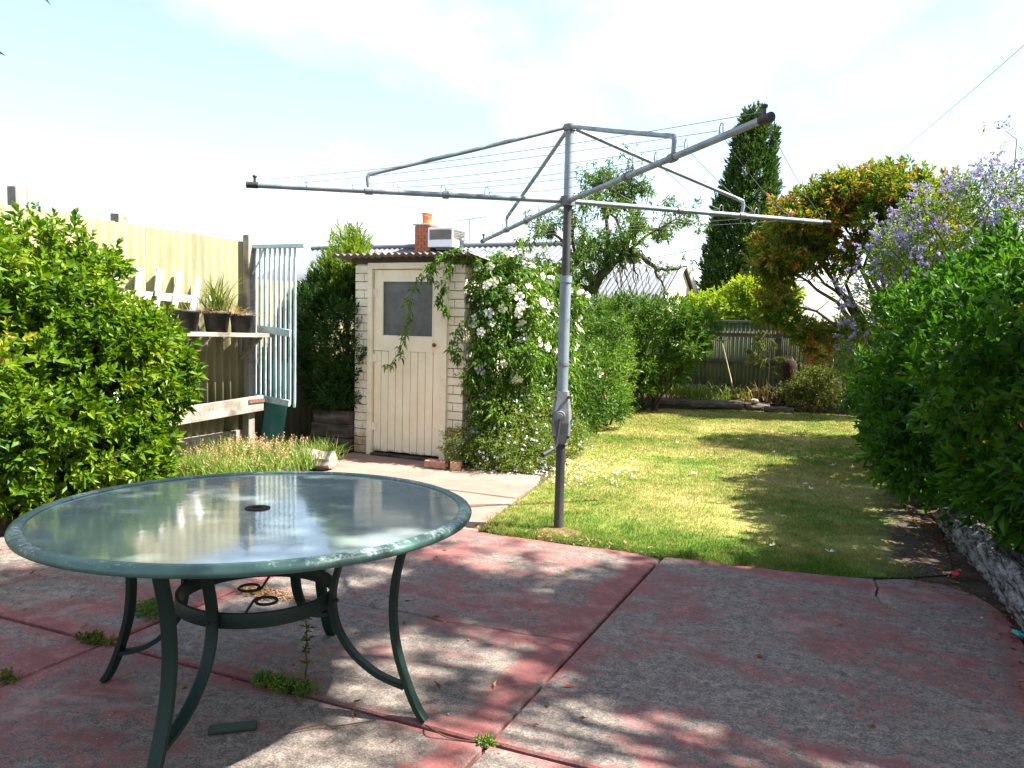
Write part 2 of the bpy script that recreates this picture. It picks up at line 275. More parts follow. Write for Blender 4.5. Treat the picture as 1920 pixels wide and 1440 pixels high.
M['blackcap'] = surf('black_rubber', (0.012, 0.012, 0.014), (0.025, 0.025, 0.028), 10, 0.6)
M['wire'] = surf('line_wire', (0.20, 0.20, 0.22), (0.32, 0.32, 0.34), 10, 0.5, metal=0.3, bumpd=0.0)
M['pot'] = surf('black_plastic', (0.010, 0.010, 0.012), (0.022, 0.022, 0.025), 14, 0.5, dirt=(0.05, 0.05, 0.05))
M['tablegreen'] = surf('dark_green_enamel', (0.003, 0.015, 0.011), (0.006, 0.022, 0.017), 6, 0.5, bumpd=0.001, spec=0.3)
def rim_mat():
    m, t, b = base_mat('chalky_green_rim'); p = pos(t); g = N(t, 'ShaderNodeNewGeometry'); sp = N(t, 'ShaderNodeSeparateXYZ'); t.links.new(g.outputs['Normal'], sp.inputs[0])
    c = ramp(t, noise(t, 7, 5, 0.6, p), [(0.35, (0.025, 0.075, 0.062)), (0.65, (0.055, 0.125, 0.105))])
    n = noise(t, 60, 7, 0.75, p); n2 = noise(t, 3.0, 4, 0.6, p)
    k = math_(t, 'ADD', math_(t, 'MULTIPLY', n, 0.7), math_(t, 'MULTIPLY', n2, 0.55)); k = math_(t, 'ADD', k, math_(t, 'MULTIPLY', sp.outputs['Z'], 0.10))
    f = ramp(t, k, [(0.735, (0, 0, 0)), (0.86, (0.8, 0.8, 0.8))])
    t.links.new(mixc(t, f, c, (0.52, 0.58, 0.56)), b.inputs['Base Color']); b.inputs['Roughness'].default_value = 0.45; bump(t, b, n, 0.3, 0.002); return m
M['rim'] = rim_mat()
def glass_mat():
    m, t, b = base_mat('dimpled_table_glass'); p = pos(t)
    c = ramp(t, noise(t, 3.0, 6, 0.65, p), [(0.3, (0.14, 0.185, 0.185)), (0.7, (0.25, 0.30, 0.30))])
    t.links.new(c, b.inputs['Base Color'])
    b.inputs['Roughness'].default_value = 0.07; b.inputs['IOR'].default_value = 1.5; b.inputs['Transmission Weight'].default_value = 0.12
    b.inputs['Specular IOR Level'].default_value = 0.8
    wv = noise(t, 22, 2, 0.5, p)
    bump(t, b, wv, 0.05, 0.004)
    return m
M['tglass'] = glass_mat()
def pane_mat():
    m, t, b = base_mat('frosted_pane'); p = pos(t)
    t.links.new(ramp(t, noise(t, 9, 6, 0.7, p), [(0.3, (0.085, 0.095, 0.10)), (0.7, (0.18, 0.195, 0.20))]), b.inputs['Base Color'])
    b.inputs['Roughness'].default_value = 0.42; b.inputs['Transmission Weight'].default_value = 0.25
    bump(t, b, noise(t, 130, 2, 0.5, p), 0.35, 0.003); return m
M['pane'] = pane_mat()
M['peg'] = surf('turquoise_plastic', (0.02, 0.40, 0.42), (0.04, 0.50, 0.50), 20, 0.4)
M['stone'] = surf('tan_stone', (0.30, 0.24, 0.17), (0.44, 0.37, 0.28), 14, 0.9)
M['fernfibre'] = surf('fern_fibre', (0.014, 0.009, 0.007), (0.05, 0.026, 0.015), 30, 0.95, bumpd=0.02)
M['bamboo'] = surf('bamboo', (0.40, 0.30, 0.16), (0.56, 0.44, 0.27), 9, 0.6)
M['concrete'] = surf('mossy_footing', (0.10, 0.07, 0.03), (0.22, 0.14, 0.06), 9, 0.95, bumpd=0.02)
M['rust'] = surf('rusty_iron', (0.10, 0.05, 0.035), (0.19, 0.10, 0.065), 14, 0.85)

# ------------------------------------------------------------------ object helpers
OFF = {}
def off(o):
    return OFF.get(o.name, Vector((0, 0, 0))) if o else Vector((0, 0, 0))
def tag(o, label=None, cat=None, group=None, kind=None):
    for k, v in (('label', label), ('category', cat), ('group', group), ('kind', kind)):
        if v: o[k] = v
    return o
def thing(name, label, cat, loc=(0, 0, 0), group=None):
    o = bpy.data.objects.new(name, None); COL.objects.link(o); o.location = loc; o.empty_display_size = 0.1
    OFF[o.name] = Vector(loc); return tag(o, label, cat, group)
def link(name, me, parent=None, loc=(0, 0, 0)):
    """loc in world"""
    o = bpy.data.objects.new(name, me); COL.objects.link(o)
    o.location = Vector(loc) - off(parent)
    if parent: o.parent = parent
    OFF[o.name] = Vector(loc); return o
class MB:
    def __init__(s): s.v = []; s.f = []; s.sm = []; s.cuts = []
    def add(s, vs, fs, smooth=False):
        k = len(s.v); s.v += [tuple(p) for p in vs]; s.f += [tuple(i + k for i in f) for f in fs]; s.sm += [smooth] * len(fs); return s
    def box(s, c, d, R=None, taper=1.0, jit=0.0):
        hx, hy, hz = d[0] / 2, d[1] / 2, d[2] / 2; vs = []
        for z in (-1, 1):
            k = taper if z > 0 else 1.0
            for x, y in ((-1, -1), (1, -1), (1, 1), (-1, 1)):
                p = Vector((x * hx * k + random.uniform(-jit, jit), y * hy * k + random.uniform(-jit, jit), z * hz + random.uniform(-jit, jit)))
                if R is not None: p = R @ p
                vs.append((p[0] + c[0], p[1] + c[1], p[2] + c[2]))
        return s.add(vs, [(3, 2, 1, 0), (4, 5, 6, 7), (0, 1, 5, 4), (1, 2, 6, 5), (2, 3, 7, 6), (3, 0, 4, 7)])
    def bar(s, a, b, w, h, up=(0, 0, 1)):
        a = Vector(a); b = Vector(b); d = (b - a); L = d.length; d.normalize(); u = Vector(up)
        x = d.cross(u); x.normalize(); u = x.cross(d)
        R = Matrix((x, d, u)).transposed(); return s.box((a + b) / 2, (w, L, h), R)
    def tube(s, pts, r, n=8, caps=True, smooth=True):
        pts = [Vector(p) for p in pts]; rs = r if isinstance(r, (list, tuple)) else [r] * len(pts)
        rings = []; ref = None
        for i, p in enumerate(pts):
            t = (pts[min(i + 1, len(pts) - 1)] - pts[max(i - 1, 0)]); t.normalize()
            if ref is None:
                ref = Vector((0, 0, 1)) if abs(t.z) < 0.9 else Vector((1, 0, 0))
            x = t.cross(ref)
            if x.length < 1e-5: x = t.orthogonal()
            x.normalize(); y = x.cross(t); ref = y
            rings.append([p + (x * cos(2 * pi * j / n) + y * sin(2 * pi * j / n)) * rs[i] for j in range(n)])
        vs = [q for rg in rings for q in rg]; fs = []
        for i in range(len(pts) - 1):
            for j in range(n):
                a, b = i * n + j, i * n + (j + 1) % n
                fs.append((a, a + n, b + n, b))
        s.add(vs, fs, smooth)
        if caps:
            s.add(rings[0], [tuple(range(n))]); s.add(rings[-1], [tuple(reversed(range(n)))])
        return s
    def lathe(s, c, prof, n=24, smooth=True):
        vs = [(c[0] + r * cos(2 * pi * j / n), c[1] + r * sin(2 * pi * j / n), c[2] + z) for r, z in prof for j in range(n)]; fs = []
        for i in range(len(prof) - 1):
            for j in range(n):
                a, b = i * n + j, i * n + (j + 1) % n
                fs.append((a, b, b + n, a + n))
        s.add(vs, fs, smooth)
        if prof[0][0] > 1e-4 and False: pass
        return s
    def disc(s, c, r, n=24, up=True):
        vs = [(c[0] + r * cos(2 * pi * j / n), c[1] + r * sin(2 * pi * j / n), c[2]) for j in range(n)]
        return s.add(vs, [tuple(range(n)) if up else tuple(reversed(range(n)))])
    def prism(s, poly, z0, z1, bev=0.0):
        n = len(poly); cx = sum(p[0] for p in poly) / n; cy = sum(p[1] for p in poly) / n
        lo = [(p[0], p[1], z0) for p in poly]; md = [(p[0], p[1], z1 - bev) for p in poly]
        hi = []
        for p in poly:
            dx, dy = cx - p[0], cy - p[1]; L = max(1e-6, sqrt(dx * dx + dy * dy)); hi.append((p[0] + dx / L * bev, p[1] + dy / L * bev, z1))
        fs = [tuple(reversed(range(n))), tuple(range(2 * n, 3 * n))]
        for k in (0, n):
            for j in range(n):
                fs.append((k + j, k + (j + 1) % n, k + n + (j + 1) % n, k + n + j))
        return s.add(lo + md + hi, fs)
    def ico(s, c, r, R=None, lump=0.0, sub=1):
        import bmesh
        bm = bmesh.new(); bmesh.ops.create_icosphere(bm, subdivisions=sub, radius=1)
        vs = []
        for v in bm.verts:
            k = 1 + random.uniform(-lump, lump); p = Vector((v.co.x * r[0] * k, v.co.y * r[1] * k, v.co.z * r[2] * k))
            if R is not None: p = R @ p
            vs.append((p[0] + c[0], p[1] + c[1], p[2] + c[2]))
        fs = [tuple(v.index for v in f.verts) for f in bm.faces]; bm.free()
        return s.add(vs, fs, lump < 0.05)
    def mesh(s, name, o=(0, 0, 0)):
        me = bpy.data.meshes.new(name)
        me.from_pydata([(p[0] - o[0], p[1] - o[1], p[2] - o[2]) for p in s.v], [], s.f)
        me.polygons.foreach_set('use_smooth', s.sm); me.update(); return me
    def build(s, name, mat, parent=None, bevel=0.0, origin=None):
        o_ = Vector(origin) if origin is not None else off(parent)
        me = s.mesh(name, o_); me.materials.append(M[mat] if isinstance(mat, str) else mat)
        o = link(name, me, parent, o_)
        if bevel:
            b = o.modifiers.new('bevel', 'BEVEL'); b.width = bevel; b.segments = 2; b.limit_method = 'ANGLE'
        return o
def np_mesh(name, V, F, mat, parent=None, smooth=False):
    """V (n,3) world, F (m,k)"""
    o_ = off(parent); me = bpy.data.meshes.new(name); k = F.shape[1]
    me.vertices.add(len(V)); me.loops.add(F.size); me.polygons.add(len(F))
    me.vertices.foreach_set('co', (V - np.array(o_)).astype(np.float32).ravel())
    me.loops.foreach_set('vertex_index', F.astype(np.int32).ravel())
    me.polygons.foreach_set('loop_start', np.arange(0, F.size, k, dtype=np.int32))
    me.polygons.foreach_set('use_smooth', np.full(len(F), smooth, dtype=bool))
    me.update(calc_edges=True); me.materials.append(M[mat])
    return link(name, me, parent, o_)
def unit(a):
    return a / np.maximum(np.linalg.norm(a, axis=1, keepdims=True), 1e-9)
def leaves(name, B, D, Nn, L, W, mat, parent=None, fold=0.18, droop=0.12, detail=True):
    B = np.asarray(B); n = len(B); D = unit(D); Sd = unit(np.cross(D, Nn)); Up = unit(np.cross(Sd, D))
    L = (np.zeros(n) + L)[:, None]; W = (np.zeros(n) + W)[:, None]
    tip = B + D * L; tip[:, 2] -= (L * droop)[:, 0]
    mid = B + D * L * 0.5
    if detail:
        V = np.stack([B, mid - Up * W * fold, tip, B + D * L * 0.45 + Sd * W * 0.5 + Up * W * fold, B + D * L * 0.45 - Sd * W * 0.5 + Up * W * fold], 1).reshape(-1, 3)
        f = np.array([[0, 3, 1], [1, 3, 2], [0, 1, 4], [1, 2, 4]]); k = 5
    else:
        V = np.stack([B, tip, B + D * L * 0.45 + Sd * W * 0.5 + Up * W * fold, B + D * L * 0.45 - Sd * W * 0.5 + Up * W * fold], 1).reshape(-1, 3)
        f = np.array([[0, 2, 1], [0, 1, 3]]); k = 4
    F = (f[None] + (np.arange(n) * k)[:, None, None]).reshape(-1, 3)
    return np_mesh(name, V, F, mat, parent)
def shoots(P, A, K, tl, spread=(75, 25)):
    """K leaves spiralling round each twig tip P with axis A; returns base, direction, normal"""
    P = np.asarray(P); A = unit(np.asarray(A)); n = len(P)
    ref = unit(RNG.normal(size=(n, 3))); X = unit(np.cross(A, ref)); Y = np.cross(A, X)
    k = np.arange(K); th = k[None] * 2.4 + RNG.uniform(0, 6.28, (n, 1)) + RNG.normal(size=(n, K)) * 0.3
    fr = (k[None] + RNG.uniform(0, 1, (n, K))) / K
    ph = np.radians(spread[0] + (spread[1] - spread[0]) * fr + RNG.normal(size=(n, K)) * 9)
    rad = X[:, None] * np.cos(th)[..., None] + Y[:, None] * np.sin(th)[..., None]
    D = A[:, None] * np.cos(ph)[..., None] + rad * np.sin(ph)[..., None]
    Nn = A[:, None] * np.sin(ph)[..., None] - rad * np.cos(ph)[..., None]
    B = P[:, None] + A[:, None] * ((fr - 0.5) * tl)[..., None]
    return B.reshape(-1, 3), D.reshape(-1, 3), Nn.reshape(-1, 3)
def ell_points(ells, n, depth=(0.72, 1.04), zmin=0.02, inside=0.78, rough=0.07):
    """points and outward directions on the shells of a union of ellipsoids"""
    E = np.array(ells, float); ar = (E[:, 3] * E[:, 4] + E[:, 3] * E[:, 5] + E[:, 4] * E[:, 5]); ar /= ar.sum()
    outP, outA, tot = [], [], 0
    while tot < n:
        idx = RNG.choice(len(E), size=n, p=ar); u = unit(RNG.normal(size=(n, 3)))
        c = E[idx, :3]; r = E[idx, 3:6]
        k = depth[1] - (depth[1] - depth[0]) * RNG.uniform(0, 1, n) ** 1.6 + RNG.normal(size=n) * rough
        p = c + u * r * k[:, None]; a = unit(u / r)
        ok = p[:, 2] > zmin
        for e in E:
            q = ((p - e[:3]) / e[3:6]); ok &= (q * q).sum(1) > inside * inside * (np.minimum(k, 1.0) ** 2) - 1e-3
        outP.append(p[ok]); outA.append(a[ok]); tot += int(ok.sum())
        if not ok.any(): break
    return np.concatenate(outP)[:n], np.concatenate(outA)[:n]
def lumps(ells, n, r, zmin=0.15, squash=0.85):
    P, A = ell_points(ells, n, (0.86, 1.0), zmin, 0.85, 0.02)
    o = []
    for p in P:
        q = random.uniform(*r); o.append((p[0], p[1], max(p[2], q * 0.6), q * random.uniform(0.85, 1.25), q * random.uniform(0.85, 1.25), q * squash))
    return o
def foliage(name, ells, n, K, tl, L, W, mat, parent, up=0.5, jit=0.5, zmin=0.03, depth=(0.72, 1.04), spread=(78, 25), detail=True, inside=0.78, droop=0.12, keep=None):
    P, A = ell_points(ells, n, depth, zmin, inside)
    if keep is not None:
        k = keep(P); P, A = P[k], A[k]
    A = A + np.array([0, 0, up]) + RNG.normal(size=A.shape) * jit
    B, D, Nn = shoots(P, A, K, tl, spread); m = len(B)
    s = np.repeat(RNG.uniform(0.62, 1.28, len(P)), K) * RNG.uniform(0.72, 1.18, m)
    return leaves(name, B, D, Nn, L * s, W * s, mat, parent, droop=droop, detail=detail)
def limb(mb, a, b, r0, r1, sag=0.0, wob=0.04, n=6, sides=6):
    mb.cuts.append((len(mb.v), len(mb.f)))
    a = Vector(a); b = Vector(b); L = (b - a).length; pts = []
    for i in range(n + 1):
        f = i / n; p = a.lerp(b, f) + Vector((0, 0, sag * 4 * f * (1 - f)))
        if 0 < i < n: p += Vector((random.gauss(0, wob * L), random.gauss(0, wob * L), random.gauss(0, wob * L * 0.6)))
        pts.append(p)
    mb.tube(pts, [r0 + (r1 - r0) * i / n for i in range(n + 1)], sides); return pts
def build_stems(mb, mat, parent):
    """one part for each stem"""
    cs = mb.cuts + [(len(mb.v), len(mb.f))]
    for (v0, f0), (v1, f1) in zip(cs[:-1], cs[1:]):
        q = MB(); q.v = mb.v[v0:v1]; q.f = [tuple(i - v0 for i in f) for f in mb.f[f0:f1]]; q.sm = mb.sm[f0:f1]; q.build('stem', mat, parent)
def grow(mb, a, d, L, r, depth, tips, spread=0.7, up=0.15, fork=(2, 3), shrink=0.72, sides=6):
    a = Vector(a); d = Vector(d).normalized(); pts = [a.copy()]; n = 4
    for i in range(n):
        d = (d + Vector((random.gauss(0, 0.16), random.gauss(0, 0.16), random.gauss(0, 0.12) + up * 0.15))).normalized(); a = a + d * (L / n); pts.append(a.copy())
    mb.tube(pts, [r * (1 - 0.45 * i / n) for i in range(n + 1)], sides if depth > 1 else 4, caps=False)
    if depth <= 1:
        for p in pts[1:]: tips.append((p, d.copy()))
    if depth == 0: return
    for k in range(random.randint(*fork)):
        q = random.choice(pts[2:]); nd = (d + Vector((random.gauss(0, spread), random.gauss(0, spread), random.gauss(0, spread * 0.6) + up))).normalized()
        grow(mb, q, nd, L * shrink * random.uniform(0.8, 1.15), r * 0.55, depth - 1, tips, spread, up, fork, shrink, sides)
def corr_sheet(a, b, z0, z1, pitch, amp, nrm, mat, parent, name='corrugated_sheet', phase=0.0, dz=0.0, res=8):
    """upright corrugated sheet from a to b (xy)"""
    L = sqrt((b[0] - a[0]) ** 2 + (b[1] - a[1]) ** 2); n = max(8, int(L / pitch * res)); vs = []; fs = []
    for i in range(n + 1):
        f = i / n; o = amp * cos(2 * pi * (f * L + phase) / pitch)
        x = a[0] + (b[0] - a[0]) * f + nrm[0] * o; y = a[1] + (b[1] - a[1]) * f + nrm[1] * o
        vs += [(x, y, z0), (x, y, z1 + dz * f)]
    for i in range(n): fs.append((2 * i, 2 * i + 2, 2 * i + 3, 2 * i + 1))
    mb = MB(); mb.add(vs, fs, True); o = mb.build(name, mat, parent)
    s = o.modifiers.new('thickness', 'SOLIDIFY'); s.thickness = 0.004; s.offset = 0
    return o
def blades(name, P, h, wd, mat, parent=None, lean=0.5, bend=0.5):
    """grass blades: root pair, bent middle pair, tip"""
    P = np.asarray(P); n = len(P); h = (np.zeros(n) + h)[:, None]; wd = (np.zeros(n) + wd)[:, None]
    th = RNG.uniform(0, 2 * pi, n); s = np.stack([np.cos(th), np.sin(th), np.zeros(n)], 1)
    lv = RNG.normal(size=(n, 3)) * lean; lv[:, 2] = 1; lv = unit(lv); hv = lv * np.array([1, 1, 0])
    mid = P + lv * h * 0.55; tip = P + lv * h * 0.95 + hv * h * bend; tip[:, 2] -= (np.linalg.norm(hv, axis=1) * h[:, 0] * bend * 0.5)
    V = np.stack([P - s * wd / 2, P + s * wd / 2, mid + s * wd * 0.4, mid - s * wd * 0.4, tip], 1).reshape(-1, 3)
    f = np.array([[0, 1, 2], [0, 2, 3], [3, 2, 4]]); F = (f[None] + (np.arange(n) * 5)[:, None, None]).reshape(-1, 3)
    return np_mesh(name, V, F, mat, parent)
def tuft_pts(c, n, rx, ry):
    q = RNG.normal(size=(n, 2)) * 0.5; p = np.zeros((n, 3)); p[:, 0] = c[0] + q[:, 0] * rx; p[:, 1] = c[1] + q[:, 1] * ry; p[:, 2] = c[2]; return p

exec_after = []
#@@SETTING
# ================================================================== SETTING
mb = MB(); mb.add([(-400, -400, -0.03), (400, -400, -0.03), (400, 900, -0.03), (-400, 900, -0.03)], [(0, 1, 2, 3)])
tag(mb.build('ground', 'earth'), 'bare earth under the whole yard', 'ground', kind='structure')

def wavy(a, b, n, amp):
    return [(a[0] + (b[0] - a[0]) * i / n + (random.gauss(0, amp) if 0 < i < n else 0), a[1] + (b[1] - a[1]) * i / n + (random.gauss(0, amp) if 0 < i < n else 0)) for i in range(n + 1)]
patio = thing('patio', 'worn red painted concrete patio of large slabs', 'patio', (0, 0, 0)); patio['kind'] = 'structure'
def slab(poly, z=0.0, parent=patio, mat='patio'):
    return MB().prism(poly, -0.09, z, 0.008).build('slab', mat, parent)
G = 0.009
crackL = wavy((-2.97, 3.22), (-1.16, 3.34), 14, 0.014)
def shift(pl, dx, dy): return [(p[0] + dx, p[1] + dy) for p in pl]
# the four slabs met at the joint cross, cut where the photo shows cracks
slab([(-2.985, 2.385)] + wavy((-1.20, 2.39), (-1.147, 2.39), 1, 0) + [(-1.147, 3.33)] + list(reversed(shift(crackL, 0, -0.003)))[1:-1] + [(-2.985, 3.21)], 0.0)
slab(shift(crackL, 0, 0.003)[0:1] + shift(crackL, 0, 0.003)[1:-1] + [(-1.147, 3.345), (-1.147, 4.80)] + wavy((-1.19, 4.83), (-2.96, 4.80), 10, 0.012)[1:] , 0.002)
crackR = [(0.70, 4.25), (0.55, 4.33), (0.40, 4.38), (0.27, 4.36), (0.20, 4.46), (0.10, 4.58), (0.07, 4.72), (0.08, 4.86), (0.06, 5.02)]
slab([(-1.131, 2.395)] + wavy((-1.0, 2.395), (0.80, 2.43), 8, 0.004) + [(0.78, 3.4), (0.76, 3.9)] + [(p[0] - 0.004, p[1] - 0.004) for p in crackR] + wavy((-0.08, 4.985), (-1.131, 4.85), 8, 0.012)[1:], 0.003)
slab([(p[0] + 0.004, p[1] + 0.004) for p in reversed(crackR)] + [(0.70, 4.55), (0.66, 4.80), (0.57, 5.0), (0.42, 5.12), (0.22, 5.13)], -0.003)
slab([(-1.131, 0.25), (0.85, 0.25), (0.83, 1.3), (0.81, 2.41)] + wavy((0.6, 2.405), (-1.131, 2.37), 8, 0.004)[0:], 0.0)
slab([(-2.985, 0.25), (-1.147, 0.25), (-1.147, 2.365), (-2.985, 2.36)], 0.001)
slab([(-4.98, 0.25), (-3.005, 0.25), (-3.005, 2.36), (-4.98, 2.33)], -0.003)
slab([(-4.98, 2.355), (-3.005, 2.385), (-3.005, 4.79), (-4.6, 4.80), (-4.98, 4.55)], 0.003)
slab([(-4.98, -2.2), (-1.147, -2.2), (-1.147, 0.23), (-4.98, 0.23)], 0.0)
slab([(-1.131, -2.2), (0.9, -2.2), (0.88, 0.23), (-1.131, 0.23)], 0.0)
slab([(0.845, -2.2 + 2.4), (0.86, 2.42), (0.83, 3.2), (3.6, 3.1), (3.6, 0.2)], -0.006)
path = thing('path', 'pale worn concrete path leading to the outhouse', 'path', (0, 0, 0)); path['kind'] = 'structure'
pxs = [-4.62, -3.68, -2.62]
slab([(-4.62, 4.815), (-3.69, 4.815), (-3.69, 5.90), (-4.62, 5.86)], 0.001, path, 'path')
slab([(-3.675, 4.815), (-2.98, 4.815), (-2.44, 4.84), (-2.52, 5.3), (-2.60, 5.88), (-3.675, 5.90)], -0.003, path, 'path')
slab([(-4.64, 5.875), (-3.69, 5.915), (-3.69, 7.03), (-5.05, 7.03), (-5.05, 6.3), (-4.66, 6.2)], -0.002, path, 'path')
slab([(-3.675, 5.915), (-2.62, 5.90), (-2.68, 6.5), (-2.80, 6.86), (-3.4, 6.80), (-3.675, 6.85)], 0.002, path, 'path')

# soil beds
def sheet(name, poly, z, mat, label, cat, kind='structure'):
    m = MB(); m.add([(p[0], p[1], z) for p in poly], [tuple(range(len(poly)))]); return tag(m.build(name, mat), label, cat, kind=kind)
sheet('soil_strip', [(-2.5, 4.82), (-1.2, 4.82), (-1.2, 4.95), (-0.15, 4.9), (0.35, 5.05), (0.9, 3.0), (3.2, 3.1), (3.2, 16), (-0.05, 16), (-0.25, 8)], -0.020, 'soil', 'dark bare soil along the right hedge', 'soil')
# left bed, a little raised behind its edge
bed = MB(); bed.prism([(-6.0, 1.0), (-5.02, 1.0), (-5.02, 4.5), (-4.66, 4.86), (-4.72, 5.9), (-5.2, 6.6), (-6.0, 6.75)], -0.05, 0.09, 0.08)
tag(bed.build('garden_bed', 'soil'), 'raised soil bed along the left fence', 'garden bed', kind='structure')
bb = MB(); bb.prism([(-5.0, 13.55), (-3.4, 13.55), (-1.6, 14.55), (3, 14.7), (3, 15.45), (-5.0, 15.45)], -0.05, 0.10, 0.03)
tag(bb.build('garden_bed', 'soil'), 'raised soil bed below the back fence', 'garden bed', kind='structure')

# lawn
lawnpoly = wavy((-2.44, 4.87), (-1.15, 4.88), 16, 0.022) + wavy((-1.1, 4.88), (-0.05, 5.04), 16, 0.012) + [(0.25, 5.2), (0.5, 5.4), (0.5, 6.6), (0.3, 8.5)] + [(0.05, 11), (-0.2, 14.4), (-1.6, 14.5), (-3.4, 13.5), (-4.6, 13.4), (-4.5, 10), (-3.3, 8.6), (-2.72, 7.0), (-2.58, 5.9)]
sheet('lawn', lawnpoly, -0.012, 'lawn', 'patchy mown lawn running to the back fence', 'lawn')
LP = np.array(lawnpoly)
def in_poly(x, y, P):
    ins = np.zeros(len(x), bool); j = len(P) - 1
    for i in range(len(P)):
        c = ((P[i, 1] > y) != (P[j, 1] > y)) & (x < (P[j, 0] - P[i, 0]) * (y - P[i, 1]) / (P[j, 1] - P[i, 1] + 1e-12) + P[i, 0]); ins ^= c; j = i
    return ins
def vnoise(x, y, s, seed):
    r = np.random.default_rng(seed); g = r.uniform(0, 1, (64, 64)); u = (x * s) % 63; v = (y * s) % 63
    i = u.astype(int); j = v.astype(int); fu = u - i; fv = v - j; fu = fu * fu * (3 - 2 * fu); fv = fv * fv * (3 - 2 * fv)
    return (g[i, j] * (1 - fu) + g[i + 1, j] * fu) * (1 - fv) + (g[i, j + 1] * (1 - fu) + g[i + 1, j + 1] * fu) * fv
n = 330000
gx = RNG.uniform(-4.5, 0.4, n); gy = 4.8 + 9.6 * RNG.uniform(0, 1, n) ** 1.75
jx = gx + RNG.normal(size=n) * 0.05; jy = gy + RNG.normal(size=n) * 0.03
ok = in_poly(jx, jy, LP); gx, gy = gx[ok], gy[ok]
dn = vnoise(gx + 9, gy, 1.6, 3) * 0.6 + vnoise(gx + 9, gy, 6, 4) * 0.4
edge = np.clip(1 - (gy - 4.85) / 0.9, 0, 1)
yf_ = np.clip((9.5 - gy) / 2.5, 0, 1); worn = np.clip((gx + 0.12 * yf_ + (vnoise(gx + 9, gy + 3, 4.0, 17) - 0.5) * 0.7) * 2.2 + 0.35, 0, 1.15) * 1.0     # trodden thin beside the soil strip
ok = RNG.uniform(0, 1, len(gx)) < (0.35 + dn * 1.0 + edge * 0.3) * (1 - worn); gx, gy, dn, edge = gx[ok], gy[ok], dn[ok], edge[ok]
hh = (0.013 + 0.024 * dn + 0.022 * edge) * RNG.uniform(0.6, 1.4, len(gx)); ww = 0.0028 + 0.0006 * (gy - 4.8)
g = blades('grass', np.stack([gx, gy, np.full(len(gx), -0.013)], 1), hh, ww, 'grass', lean=0.6, bend=0.4)
tag(g, 'short patchy green and straw coloured grass of the lawn', 'grass', kind='stuff')
ex_ = RNG.uniform(-2.4, -0.1, 2600); ey_ = np.where(ex_ < -1.1, 4.86, 4.90 + (ex_ + 1.1) * 0.22) + np.abs(RNG.normal(size=2600)) * 0.05
kx = vnoise(ex_ + 5, ey_, 3.5, 21) > 0.42; ex_, ey_ = ex_[kx], ey_[kx]
g = blades('edge_grass', np.stack([ex_, ey_, np.full(len(ex_), -0.015)], 1), RNG.uniform(0.025, 0.085, len(ex_)), 0.0036, 'grass', lean=0.75, bend=0.5)
tag(g, 'ragged longer grass straggling over the patio edge', 'grass', kind='stuff')
#@@OUTHOUSE
# ================================================================== LEFT FENCE
FX = -6.02
fen = thing('corrugated_fence', 'tall yellow green corrugated fence behind the left hedge and lattice', 'fence', (FX, 4.5, 0))
ys = [1.0, 1.9, 2.75, 3.6, 4.45, 5.28, 5.62, 6.46]; tops = [2.24, 2.22, 2.25, 2.23, 2.225, 2.20, 2.21, 2.2]
for i in range(len(ys) - 1):
    xo = FX + (0.008 if i % 2 else 0.0)
    corr_sheet((xo, ys[i] - 0.03), (xo, ys[i + 1] + 0.03), 0.22, tops[i], 0.104, 0.028, (1, 0), 'fenceL', fen, phase=ys[i] - 0.03, dz=tops[i + 1] - tops[i] + random.uniform(-0.008, 0.008))
m = MB(); m.box((FX + 0.03, 3.75, 0.16), (0.04, 5.5, 0.17)); m.build('plinth_board', 'wood', fen, 0.004)
m = MB(); m.box((FX - 0.07, 3.75, 2.08), (0.07, 5.5, 0.09)); m.build('rail', 'postwood', fen, 0.004)
m = MB(); m.box((FX - 0.07, 3.75, 0.5), (0.07, 5.5, 0.09)); m.build('rail', 'postwood', fen, 0.004)
for y, zt in ((4.18, 2.40), (5.10, 2.31)):
    m = MB(); m.box((FX - 0.16, y, zt / 2 - 0.02), (0.10, 0.11, zt + 0.04), jit=0.006); m.build('post', 'postwood', fen, 0.005)
m = MB(); m.box((FX + 0.065, 6.46, 1.11), (0.08, 0.09, 2.30), jit=0.004); m.build('post', 'postwood', fen, 0.005)
fen2 = thing('corrugated_fence', 'lower pale corrugated fence between the blue lattice and the cypress', 'fence', (FX, 9, 0))
yy = 6.52
while yy < 15.2:
    xo = FX - 0.03
    corr_sheet((xo, yy - 0.03), (xo, yy + 0.84), 0.02, 1.82 + random.uniform(-0.012, 0.012), 0.104, 0.022, (1, 0), 'fenceL', fen2, phase=yy); yy += 0.81
for y in (7.75, 9.9, 12.0, 14.1):
    m = MB(); m.box((FX - 0.12, y, 0.95), (0.1, 0.1, 1.96), jit=0.006); m.build('post', 'postwood', fen2, 0.004)
m = MB(); m.box((FX - 0.085, 10.8, 1.6), (0.06, 8.5, 0.08)); m.build('rail', 'postwood', fen2)

